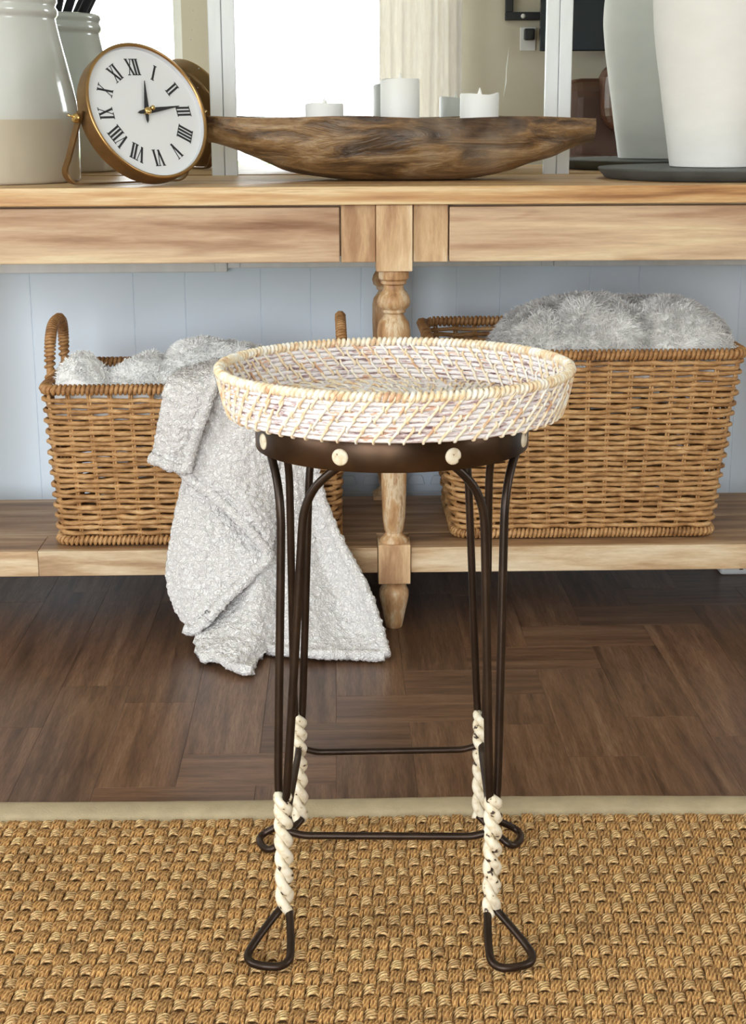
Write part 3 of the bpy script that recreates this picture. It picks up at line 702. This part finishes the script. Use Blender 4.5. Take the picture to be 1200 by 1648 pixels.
basket('wicker_basket', (0.4445, 2.858), (0.233, 0.148, 0), (0.276, 0.168, -0.005), SZ+0.006, 0.4935, 45, 'larger golden wicker basket at right filled with grey fur throw', [], lift=lambda n: 0.018*max(0, -n[0], n[1] - max(0, n[0])), seed=5)

# ---------------------------------------------------------------- fur throws
def fur(name, label, x0, x1, y0, y1, hf, mat, nblade, blen, seed):
    rn = np.random.default_rng(seed); nx, ny = 110, 70
    xs = np.linspace(x0, x1, nx); ys_ = np.linspace(y0, y1, ny)
    G = np.array([[ (x, y, hf(x, y)) for x in xs] for y in ys_])
    for j in range(ny):
        for i in range(nx):
            p = G[j, i]; G[j, i, 2] += 0.006*noise.noise(Vector((p[0]*28, p[1]*28, seed))) + 0.004*noise.noise(Vector((p[0]*70, p[1]*70, seed)))
    zmin = G[..., 2].min() - 0.03
    mb = MB(); mb.grid(G[::-1])
    # skirt so that the throw is a closed heap
    for edge in (G[0], G[-1][::-1], G[:, 0][::-1], G[:, -1]):
        lo = edge.copy(); lo[:, 2] = zmin; mb.grid(np.stack([edge, lo]))
    c = ((x0+x1)/2, (y0+y1)/2, zmin)
    o = mb.build(name, mat, None, c); tag(o, label, 'throw', 'soft throws in the baskets')
    N = grid_normals(G[::-1])[::-1]; N[N[..., 2] < 0] *= -1
    ca = np.linalg.norm(np.cross(G[1:, :-1]-G[:-1, :-1], G[:-1, 1:]-G[:-1, :-1]), axis=2).ravel(); pick = rn.choice(len(ca), nblade, p=ca/ca.sum()); jj = pick//(nx-1); ii = pick % (nx-1)
    P = G[jj.astype(int), ii.astype(int)] + (G[(jj.astype(int)+1), ii.astype(int)+1] - G[jj.astype(int), ii.astype(int)])*rn.uniform(0, 1, (nblade, 1))
    Nn = N[jj.astype(int), ii.astype(int)]
    sw = np.array([[noise.noise(Vector((p[0]*22, p[1]*22, 3+seed))), noise.noise(Vector((p[0]*22, p[1]*22, 13+seed))), 0] for p in P])
    D = Nn*0.75 + sw*1.6 + rn.normal(0, 0.28, (nblade, 3)) + np.array([0,-0.35,-0.1]); D /= np.linalg.norm(D, axis=1)[:,None]
    L = blen*rn.uniform(0.6, 1.25, (nblade, 1)); S = np.cross(D, rn.normal(size=(nblade,3))); S /= np.linalg.norm(S, axis=1)[:,None]; w = 0.0009
    mid = P + D*L*0.55; tip = mid + (D + np.array([0,-0.25,-0.5]))*L*0.45
    V = np.stack([P - S*w, P + S*w, mid + S*w*0.8, mid - S*w*0.8, tip], 1).reshape(-1, 3)
    F = []
    for k in range(nblade): b5 = k*5; F += [(b5, b5+1, b5+2, b5+3), (b5+3, b5+2, b5+4)]
    h = MB().add(V, F).build('fur_pile', mat, o, c); h['kind'] = 'stuff'
    return o
def gs(x, y, cx, cy, sx, sy, a): return a*math.exp(-((x-cx)/sx)**2 - ((y-cy)/sy)**2)
def h_left(x, y):
    z = 0.412 + gs(x,y,-0.462,2.755,0.048,0.07,0.068) + gs(x,y,-0.36,2.79,0.075,0.07,0.058) + gs(x,y,-0.27,2.86,0.07,0.08,0.068) + gs(x,y,-0.17,2.86,0.08,0.08,0.06) + gs(x,y,-0.05,2.85,0.1,0.1,0.03)
    return z - gs(x,y,-0.41,2.78,0.016,0.06,0.014) - gs(x,y,-0.315,2.83,0.014,0.08,0.012)
fur('fur_throw', 'fluffy white fur throw heaped in the left basket', -0.496, -0.02, 2.70, 2.97, h_left, 'fur_white', 24000, 0.009, 2)
def h_right(x, y):
    e = max(0.0, 1 - ((x-0.512)/0.215)**4); f = max(0.0, 1 - ((y-2.86)/0.155)**4)
    z = 0.462 + 0.098*(e**0.6)*(f**0.6) + gs(x,y,0.46,2.84,0.07,0.08,0.012) + gs(x,y,0.62,2.84,0.05,0.1,0.006) - gs(x,y,0.545,2.80,0.02,0.09,0.012) - gs(x,y,0.40,2.78,0.02,0.06,0.014)
    return z - gs(x,y,0.5,2.735,0.12,0.02,0.01)
fur('fur_throw', 'grey faux fur throw mounded above the right basket', 0.29, 0.705, 2.7055, 3.0, h_right, 'fur_grey', 30000, 0.015, 4)

# ---------------------------------------------------------------- sherpa throw draped from the left basket to the floor
SH = {  # control points unprojected from image pixels at chosen depths
'A': [[(-0.276,2.800,0.454),(-0.245,2.800,0.463),(-0.214,2.800,0.471)],[(-0.290,2.690,0.460),(-0.250,2.690,0.466),(-0.206,2.690,0.475)],[(-0.297,2.640,0.447),(-0.253,2.632,0.451),(-0.209,2.635,0.461)],[(-0.307,2.634,0.399),(-0.264,2.618,0.402),(-0.225,2.625,0.414)],[(-0.318,2.640,0.352),(-0.279,2.620,0.352),(-0.245,2.626,0.363)],[(-0.326,2.645,0.323),(-0.294,2.628,0.313),(-0.263,2.630,0.302)]],
'B': [[(-0.234,2.800,0.464),(-0.173,2.820,0.462),(-0.107,2.850,0.455)],[(-0.227,2.665,0.453),(-0.165,2.660,0.452),(-0.101,2.665,0.448)],[(-0.248,2.655,0.382),(-0.170,2.640,0.373),(-0.099,2.650,0.359)],[(-0.273,2.650,0.303),(-0.182,2.620,0.295),(-0.105,2.650,0.282)],[(-0.216,2.632,0.256),(-0.157,2.602,0.252),(-0.109,2.645,0.236)],[(-0.156,2.605,0.204),(-0.126,2.595,0.203),(-0.111,2.630,0.197)],[(-0.125,2.600,0.161),(-0.118,2.602,0.164),(-0.114,2.620,0.166)]],
'C': [[(-0.266,2.665,0.311),(-0.212,2.655,0.265),(-0.164,2.650,0.221),(-0.124,2.640,0.178)],[(-0.282,2.655,0.249),(-0.228,2.632,0.220),(-0.174,2.620,0.191),(-0.123,2.612,0.163)],[(-0.298,2.635,0.175),(-0.243,2.602,0.161),(-0.184,2.595,0.146),(-0.127,2.598,0.150)],[(-0.304,2.615,0.113),(-0.260,2.588,0.104),(-0.209,2.578,0.103),(-0.160,2.585,0.120)],[(-0.289,2.592,0.063),(-0.264,2.572,0.056),(-0.230,2.562,0.067),(-0.192,2.570,0.094)],[(-0.267,2.572,0.035),(-0.259,2.566,0.033),(-0.247,2.560,0.039),(-0.228,2.560,0.057)]],
'D': [[(-0.237,2.630,0.085),(-0.187,2.625,0.114),(-0.142,2.620,0.149),(-0.111,2.640,0.172)],[(-0.250,2.605,0.040),(-0.197,2.585,0.059),(-0.144,2.565,0.093),(-0.107,2.605,0.097)],[(-0.251,2.560,0.030),(-0.208,2.535,0.040),(-0.147,2.515,0.053),(-0.107,2.560,0.040)],[(-0.246,2.510,0.021),(-0.205,2.490,0.033),(-0.155,2.470,0.034),(-0.114,2.525,0.018)],[(-0.239,2.480,0.017),(-0.200,2.465,0.029),(-0.170,2.435,0.023),(-0.139,2.465,0.014)],[(-0.233,2.485,0.012),(-0.204,2.470,0.018),(-0.172,2.428,0.015),(-0.145,2.420,0.013)]],
'E': [[(-0.113,2.670,0.366),(-0.085,2.665,0.367),(-0.059,2.670,0.355),(-0.041,2.675,0.354)],[(-0.114,2.655,0.258),(-0.087,2.645,0.260),(-0.058,2.660,0.256),(-0.035,2.650,0.264)],[(-0.118,2.640,0.161),(-0.077,2.615,0.167),(-0.039,2.640,0.160),(0.001,2.620,0.174)],[(-0.118,2.600,0.087),(-0.066,2.565,0.094),(-0.007,2.595,0.082),(0.043,2.565,0.107)],[(-0.121,2.550,0.035),(-0.060,2.515,0.043),(0.009,2.550,0.030),(0.065,2.520,0.051)],[(-0.125,2.520,0.014),(-0.050,2.490,0.016),(0.018,2.488,0.013),(0.077,2.478,0.014)]],
}
throw = empty('sherpa_throw', (-0.13, 2.60, 0.0), 'pale grey sherpa fleece throw draped from left basket down to floor', 'throw')
def nub(P, Nn, amp):
    out = P.copy()
    for idx in np.ndindex(P.shape[:2]):
        p = P[idx]; q = Vector((p[0], p[1]*0.8, p[2]))
        d = noise.voronoi(q*145)[0]
        k = (0.55 - d[0])*1.0 + 0.5*noise.noise(q*75) + 0.5*noise.noise(q*30)
        out[idx] += Nn[idx]*amp*k
    return out
HEM = {'A': ['bottom', 'right'], 'B': ['left_low'], 'C': ['bottom', 'rl'], 'D': ['bottom'], 'E': ['bottom', 'right']}
for key in 'EDCBA':
    G = np.array(SH[key]); ln = np.linalg.norm(np.diff(G, axis=0), axis=2).sum(0).max(); wn = np.linalg.norm(np.diff(G, axis=1), axis=2).sum(1).max()
    S = resurf(G, max(4, int(ln/0.0026/(G.shape[0]-1))), max(4, int(wn/0.0026/(G.shape[1]-1))))
    N = grid_normals(S)
    if N[..., 1].mean() > 0: N = -N
    S2 = nub(S, N, 0.0062)
    if S2[..., 2].min() < 0.012: S2[..., 2] = np.maximum(S2[..., 2], 0.011)
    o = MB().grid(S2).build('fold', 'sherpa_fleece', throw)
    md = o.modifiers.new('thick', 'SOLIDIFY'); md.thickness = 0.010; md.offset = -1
    edges = []
    nr, nc = S.shape[:2]
    if key == 'A': edges = [S[int(nr*0.25):, -1], S[-1]]
    if key == 'B': edges = [S[int(nr*0.5):, 0]]
    if key == 'C': edges = [S[-1], S[int(nr*0.25):, -1]]
    if key == 'D': edges = [S[-1]]
    if key == 'E': edges = [S[-1], S[int(nr*0.15):, -1]]
    for ed in edges:
        cl = np.array(ed); cl = cl[:: max(1, len(cl)//40)]
        if len(cl) < 4: continue
        cl = smooth_path(cl, 4); cl[:, 1] -= 0.004; cl[:, 2] = np.maximum(cl[:, 2], 0.0125)
        A = np.arange(12)*2*np.pi/12
        mb = MB().tube(cl, 0.0112, 12, flat=1.0)
        V = mb.v[0]
        for i in range(len(V)):
            q = Vector(V[i]); k = (0.5 - noise.voronoi(q*150)[0][0]) + 0.5*noise.noise(q*80)
            c_ = cl[min(i//12, len(cl)-1)]; dd = V[i]-c_; V[i] = c_ + dd*(0.85 + 0.42*k)
        V[:, 2] = np.maximum(V[:, 2], 0.001)
        mb.build('hem', 'sherpa_fleece', throw)
# ---------------------------------------------------------------- rug
RUGZ = 0.0125
RY = 1.868                                   # far edge of the weave
rug = empty('rug', (0.05, 1.0, 0.0), 'golden seagrass basketweave rug with a beige fabric binding', 'rug')
def rug_edge(x): return RY + 0.006*math.sin(1.2*x+1.3) - 0.012*x + 0.003*math.sin(7*x)
bx('backing', 'rug_backing', rug, -1.9, 2.0, -0.6, RY, 0.0, 0.0055, 0)
bx('far_weave', 'seagrass_flat', rug, -1.9, 2.0, -0.6, 1.12, 0.0055, RUGZ-0.001, 0)
bx('far_weave', 'seagrass_flat', rug, -1.9, -0.80, 1.12, RY-0.002, 0.0055, RUGZ-0.001, 0)
bx('far_weave', 'seagrass_flat', rug, 0.90, 2.0, 1.12, RY-0.002, 0.0055, RUGZ-0.001, 0)
xs = np.linspace(-1.9, 2.0, 140); rows = []
for t in np.linspace(0, 1, 9):
    z = 0.0125*(math.sin(math.pi*min(1, max(0, t)))**0.35) + 0.0005
    rows.append([(x, rug_edge(x) - 0.003 + 0.060*t + 0.0012*noise.noise(Vector((x*9, t, 1))), z + 0.0006*noise.noise(Vector((x*40, t*3, 2)))) for x in xs])
MB().grid(np.array(rows)).build('binding', 'rug_binding', rug)
CWX, CWY = 0.0152, 0.0236
def cord_block(along, seed):
    rn = random.Random(seed); mb = MB(); n = 4
    L, Wd = (CWY*1.36, CWX*0.98) if along else (CWX*1.10, CWY*0.62)
    for k in range(n):
        off = (k + 0.5)/n*Wd - Wd/2 + rn.uniform(-0.0003, 0.0003); r = Wd/n*0.56; sk = rn.uniform(-0.001, 0.001) + (0.0012 if along else 0.0006)
        hgt = (0.0041 if along else 0.0036) + rn.uniform(-0.0005, 0.0006)
        P = []
        for t in np.linspace(-1, 1, 7):
            z = 0.0052 + hgt*(1 - abs(t)**2.6)*1.25 - 0.0022*abs(t)**4
            P.append((off + sk*1.4*t, t*L/2, z) if along else (t*L/2, off + sk*t, z))
        mb.tube(P, [r*0.75, r*0.98, r*1.03, r*1.05, r*1.03, r*0.98, r*0.75], 6, cap=False)
    return mb
VAR = {}
for along in (True, False):
    for k in range(4):
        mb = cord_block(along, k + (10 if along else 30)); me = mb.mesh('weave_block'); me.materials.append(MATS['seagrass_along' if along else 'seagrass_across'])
        VAR[(along, k)] = (me, np.concatenate(mb.v), mb.f)
cells = []
rows_ = int((RY - 1.12)/CWY); i0 = 0
for j in range(rows_ + 2):
    for i in range(int(1.70/CWX)):
        x = -0.80 + (i+0.5)*CWX; y0_ = rug_edge(x) - 0.006 - (j+0.5)*CWY
        if y0_ < 1.12: continue
        x += 0.0018*noise.noise(Vector((x*8, y0_*8, 5))); y0_ += 0.0018*noise.noise(Vector((x*8, y0_*8, 9)))
        cells.append((x, y0_, (i+j) % 2 == 0))
def in_view(x, y): return y > 1.372 and abs(x - 0.0227*y) < 0.240*(y*0.9686+0.2238)
vis = sorted([c for c in cells if in_view(c[0], c[1])], key=lambda c: c[1])
near = set(vis[:296]); stuffV = {True: [], False: []}; stuffF = {True: [], False: []}; cnt = {True: 0, False: 0}
for c in cells:
    me, V, F = VAR[(c[2], random.randrange(4))]
    zoff = random.uniform(-0.0006, 0.0006)
    if c in near:
        o = bpy.data.objects.new('weave_block', me); reg(o, rug, (c[0], c[1], zoff)); continue
    a = c[2]; stuffV[a].append(V + np.array([c[0], c[1], zoff])); n0 = cnt[a]; stuffF[a] += [tuple(q+n0 for q in f) for f in F]; cnt[a] += len(V)
for a in (True, False):
    mb = MB(); mb.v = [np.concatenate(stuffV[a])]; mb.f = stuffF[a]
    o = mb.build('weave', 'seagrass_along' if a else 'seagrass_across', rug); o['kind'] = 'stuff'

# ---------------------------------------------------------------- stool
SX, SY = 0.0590, 1.672; RR = 0.149; FZ = RUGZ + 0.0015
stool = empty('stool', (SX, SY, FZ), 'dark bronze iron stool with cream twisted wire legs', 'stool')
ZB0, ZB1 = 0.549, 0.5845
MB().lathe([(RR-0.003,ZB0),(RR,ZB0),(RR+0.0004,ZB0+0.001),(RR+0.0004,ZB1-0.002),(RR-0.001,ZB1),(RR-0.03,ZB1),(RR-0.03,ZB1-0.002),(RR-0.003,ZB1-0.002),(RR-0.003,ZB0)], (SX,SY,0), 96, cap0=False, cap1=False).build('seat_band', 'bronze_band', stool, flatcaps=True)
MB().lathe([(RR-0.03,ZB1-0.0018),(RR-0.03,ZB1-0.0002)], (SX,SY,0), 64).build('seat_plate', 'bronze_iron', stool, flatcaps=True)
def rdir(th): return np.array([math.sin(th), -math.cos(th), 0.0])     # 0 faces the viewer
for k in range(8):
    th = R(22.5 + 45*k); d = rdir(th); s_ = np.array([math.cos(th), math.sin(th), 0]); p = np.array([SX, SY, 0.5635]) + d*(RR+0.0005)
    MB().lathe([(0.0088,-0.001),(0.0088,0.0006),(0.0076,0.0016),(0.0045,0.0022),(0.0008,0.0024)], p, 20, axes=(s_, np.array([0,0,1.]), d) if True else None).build('rivet', 'cream_paint', stool, tuple(p))
LEGS = [  # leg position (x, y) of the twist, sideways sign, depth sign
    (-0.0640, 1.562, -1, -1), (0.1645, 1.552, 1, -1), (-0.0520, 1.790, -1, 1), (0.1735, 1.792, 1, 1)]
RZ = 0.0046
for lx, ly, sx, sy in LEGS:
    corner = math.atan2(sx, -sy)                # direction angle of the corner
    base_th = R(45) if (sx > 0 and sy < 0) else R(-45) if (sx < 0 and sy < 0) else R(135) if sx > 0 else R(-135)
    dg = rdir(base_th); sd = np.array([math.cos(base_th), math.sin(base_th), 0])
    lp = np.array([lx, ly, 0.0]); zt, zb = 0.178, 0.044
    rods = []
    for q in (-1, 1):
        th = base_th + q*R(22.5); top = np.array([SX, SY, 0]) + rdir(th)*(RR-0.006); top[2] = ZB0+0.006
        # straight run, then a tight bend out to the band
        a0 = lp + sd*q*0.0052; a0[2] = zt
        a1 = lp + sd*q*0.0075; a1[2] = zt+0.014
        a2 = lp + sd*q*0.0155 + (np.array([SX,SY,0]) + dg*(RR-0.004) - lp)*0.7; a2[2] = 0.476
        a3 = a2 + (top - a2)*0.07; a3[2] = 0.502
        a4 = a2 + (top - a2)*0.30; a4[2] = 0.526
        a5 = a2 + (top - a2)*0.66; a5[2] = 0.543
        pth = np.concatenate([smooth_path([a0, a1], 3)[:-1], np.linspace(a1, a2, 6)[:-1], smooth_path([a2, a3, a4, a5, top], 6)])
        # smooth the joints
        for _ in range(2): pth[1:-1] = 0.25*pth[:-2] + 0.5*pth[1:-1] + 0.25*pth[2:]
        rods.append(pth)
    lg = MB().tube(rods[0], RZ, 10).build('leg', 'bronze_iron', stool, tuple(W[stool]))
    MB().tube(rods[1], RZ, 10).build('rod', 'bronze_iron', lg, tuple(W[stool]))
    # twist of two strands
    tw = MB(); turns = 3.6; n = 90
    for q in (0, math.pi):
        P = []
        for i in range(n+1):
            t = i/n; a = q + 2*math.pi*turns*t**0.82 + base_th; rr_ = 0.0052
            z = zt + 0.004 - (zt + 0.004 - zb + 0.004)*t
            P.append(lp + np.array([math.cos(a)*rr_, math.sin(a)*rr_, z]))
        tw.tube(P, 0.0056, 9)
    tw.build('twist', 'cream_paint', lg, (lx, ly, zb))
    # loop foot: teardrop leaning outwards to the corner
    ft = []
    out = np.array([sx*0.26, -0.966, 0]) if sy < 0 else np.array([sx*0.90, -0.30, 0]); out /= np.linalg.norm(out); side = np.array([-out[1], out[0], 0])
    reach = 0.074 if sy < 0 else 0.050
    for u_, v_ in ((-0.0045,0.0),(-0.012,0.25),(-0.0215,0.62),(-0.0250,0.86),(-0.0175,1.0),(0.0,1.05),(0.0175,1.0),(0.0250,0.86),(0.0215,0.62),(0.012,0.25),(0.0045,0.0)):
        p = lp + side*u_*(0.92 if sy < 0 else 0.85) + out*(reach*v_ - 0.001); p[2] = zb + 0.002 + (FZ + RZ - zb - 0.002)*min(1, v_*1.04)
        ft.append(p)
    MB().tube(smooth_path(ft, 5), RZ, 10).build('foot_loop', 'bronze_iron', stool)
ZS = 0.134
def stretcher(i, j, dz=0):
    a = np.array([LEGS[i][0], LEGS[i][1], ZS+dz]); b_ = np.array([LEGS[j][0], LEGS[j][1], ZS+dz]); d = (b_-a)/np.linalg.norm(b_-a); s_ = np.array([-d[1], d[0], 0])*0.0
    P = [a + np.array([0,0,0.004]), a + d*0.006 + np.array([0,0,0.0045]), a + d*0.022 + np.array([0,0,0.0005]), a + d*0.04, b_ - d*0.04, b_ - d*0.022 + np.array([0,0,0.0005]), b_ - d*0.006 + np.array([0,0,0.0045]), b_ + np.array([0,0,0.004])]
    MB().tube(np.concatenate([smooth_path(P[:4], 5), smooth_path(P[4:], 5)]), 0.0042, 10).build('stretcher', 'bronze_iron', stool)
stretcher(0, 1); stretcher(2, 3); stretcher(0, 2, 0.003); stretcher(1, 3, 0.003)

# ---------------------------------------------------------------- rattan tray
TX, TY, T0, T1 = 0.0620, 1.672, 0.5855, 0.6375
tray = empty('rattan_tray', (TX, TY, T0), 'round whitewashed coiled rattan tray with golden stitching on the stool', 'tray')
def ring_path(r, z, n=120, seed=0): return [(TX + r*math.cos(2*math.pi*i/n), TY + r*math.sin(2*math.pi*i/n), z + 0.0004*noise.noise(Vector((i*0.3, z*900, seed)))) for i in range(n)]
NC = 9; cr = 0.00272; pit = (T1 - T0 - 0.006)/(NC-0.5)
def coil_rz(k): 
    t = k/(NC-1); return 0.1795 + 0.0105*t**0.8, T0 + 0.0032 + pit*k
for k in range(NC):
    r_, z_ = coil_rz(k); MB().tube(ring_path(r_, z_, 120, k), cr, 8, closed=True).build('coil', 'rattan_whitewash', tray)
rr_, zz_ = coil_rz(NC-1); zz_ = T1 - 0.0040
rim = MB().tube(ring_path(rr_, zz_, 140, 40), 0.0030, 8, closed=True).build('rim', 'rattan_binding', tray)
turns = 190; m = turns*8; hel = []
for i in range(m):
    s = 2*math.pi*i/m; a = s*turns; q = 0.0036
    hel.append((TX + (rr_ + q*math.cos(a))*math.cos(s), TY + (rr_ + q*math.cos(a))*math.sin(s), zz_ + q*math.sin(a)))
MB().tube(hel, [0.0026*(1+0.2*noise.noise(Vector((i*0.4,0,0)))) for i in range(m)], 5, closed=True).build('rim_wrapping', 'rattan_binding', rim, tuple(W[tray]))
nb = 26
for k in range(nb):
    r_ = 0.1735 - k*0.0062
    if r_ < 0.006: break
    MB().tube(ring_path(r_, T0+0.0034, 96, 50+k), cr*1.02, 6, closed=True).build('base_coil', 'rattan_whitewash', tray)
NS = 66
for row in range(4):
    k0 = row*2; r0, z0_ = coil_rz(k0); r1, z1_ = coil_rz(min(NC-1, k0+2)); me = None
    for i in range(NS):
        th = 2*math.pi*(i + (0, 0.62, 0.2, 0.8)[row])/NS + random.uniform(-0.016, 0.016)
        if me is None:
            P = []; ex = cr + 0.0008; sl = 0.0045
            for a in np.linspace(-90, 90, 7): P.append((r1 + ex*math.cos(R(a+90)) if False else 0, 0, 0))
            P = []
            for a in np.linspace(0, 180, 7): P.append((r1 + ex*math.cos(R(a)), sl, z1_ + ex*math.sin(R(a))))
            for a in np.linspace(180, 360, 7): P.append((r0 + ex*math.cos(R(a)), -sl, z0_ + ex*math.sin(R(a))))
            mb = MB().tube(np.array(P) - np.array([r0, 0, z0_]), 0.00145, 5, closed=True); me = mb.mesh('stitch'); me.materials.append(MATS['rattan_binding'])
        o = bpy.data.objects.new('stitch', me); reg(o, tray, (TX + r0*math.cos(th), TY + r0*math.sin(th), z0_)); o.rotation_euler = (0, 0, th)
mb = MB()
for q in range(12):
    r_ = 0.1705 - q*0.0124; n = max(8, int(2*math.pi*r_/0.017))
    for i in range(n):
        th = 2*math.pi*(i + 0.5*(q % 2) + random.uniform(-0.1, 0.1))/n
        if random.random() < 0.15: continue
        P = [(r_+0.0085, 0.0035, T0+0.0050), (r_+0.0055, 0.0020, T0+0.0072), (r_, 0, T0+0.0074), (r_-0.0055, -0.0020, T0+0.0072), (r_-0.0085, -0.0035, T0+0.0050)]
        c_, s_ = math.cos(th), math.sin(th)
        mb.tube([(TX + p[0]*c_ - p[1]*s_, TY + p[0]*s_ + p[1]*c_, p[2]) for p in P], 0.0016, 4, cap=False)
o = mb.build('base_stitching', 'rattan_binding', tray); o['kind'] = 'stuff'
MB().lathe([(0.176, T0+0.0006),(0.176, T0+0.0022)], (TX,TY,0), 64).build('base_disc', 'rattan_whitewash', tray, flatcaps=True)

# ---------------------------------------------------------------- the room behind the viewer, seen in the mirrors
cu = empty('curtain', (0.43, Y0+0.10, 0.02), 'pale beige linen curtain hanging beside the bright window', 'curtain')
xs = np.linspace(0.225, 0.645, 150); rows = []
for z in np.linspace(0.03, 2.36, 24):
    rows.append([(x + 0.004*math.sin(z*3+x*20), Y0 + 0.10 + 0.016*math.sin(x*95 + 0.25*math.sin(z*2)) + 0.012*math.sin(x*41+z*0.6), z) for x in xs])
o = MB().grid(np.array(rows)).build('drape', 'curtain_linen', cu); md = o.modifiers.new('thick', 'SOLIDIFY'); md.thickness = 0.002
MB().tube([(-2.4, Y0+0.10, 2.40), (0.80, Y0+0.10, 2.40)], 0.012, 12).build('rod', 'metal_black', cu)
tv = empty('television', (1.55, Y0+0.01, 1.19), 'large black flat television on a wall bracket, seen in mirrors', 'television')
bx('screen', 'tv_black', tv, 1.02, 2.15, Y0+0.17, Y0+0.215, 1.195, 1.85, 0.006)
bx('arm', 'metal_black', tv, 1.30, 1.38, Y0+0.03, Y0+0.17, 1.46, 1.56, 0.004)
bx('wall_plate', 'metal_black', tv, 0.865, 1.38, Y0, Y0+0.03, 1.352, 1.392, 0.004)
bx('wall_plate', 'metal_black', tv, 0.865, 0.905, Y0, Y0+0.03, 1.392, 1.62, 0.004)
bx('wall_plate', 'metal_black', tv, 0.865, 1.38, Y0, Y0+0.03, 1.62, 1.66, 0.004)
MB().lathe([(0.012,0),(0.010,0.006),(0.002,0.008)], (0.955, Y0+0.030, 1.372), 14, axes=((1,0,0),(0,0,-1),(0,1,0))).build('bolt', 'plastic_white', tv)
ou = empty('wall_outlet', (0.985, Y0, 1.22), 'white wall outlet with a black plug below the television bracket', 'outlet')
bx('plate', 'plastic_white', ou, 0.945, 1.025, Y0, Y0+0.006, 1.205, 1.32, 0.003)
bx('plug', 'metal_black', ou, 0.962, 1.015, Y0+0.006, Y0+0.05, 1.255, 1.312, 0.008, seg=3)
ar = empty('leather_armchair', (1.62, -1.25, 0), 'brown leather armchair beside the beige wall, seen in the right mirror', 'armchair')
def cush(name, x0, x1, y0, y1, z0, z1, bev):
    return bx(name, 'leather', ar, x0, x1, y0, y1, z0, z1, bevel=bev, seg=5)
cush('base', 1.20, 2.05, -1.68, -0.86, 0.06, 0.42, 0.03)
cush('seat_cushion', 1.37, 1.90, -1.45, -0.82, 0.40, 0.54, 0.05)
cush('arm', 1.12, 1.36, -1.66, -0.84, 0.08, 0.70, 0.07)
cush('arm', 1.90, 2.10, -1.66, -0.84, 0.08, 0.70, 0.07)
cush('backrest', 1.11, 2.09, -1.70, -1.40, 0.30, 1.06, 0.09)
cush('headrest', 1.28, 1.92, -1.62, -1.22, 0.80, 1.145, 0.12)
for x in (1.24, 2.02):
    for y in (-1.62, -0.92): MB().lathe([(0.020,0),(0.026,0.06)], (x,y,0), 12).build('leg', 'metal_black', ar)
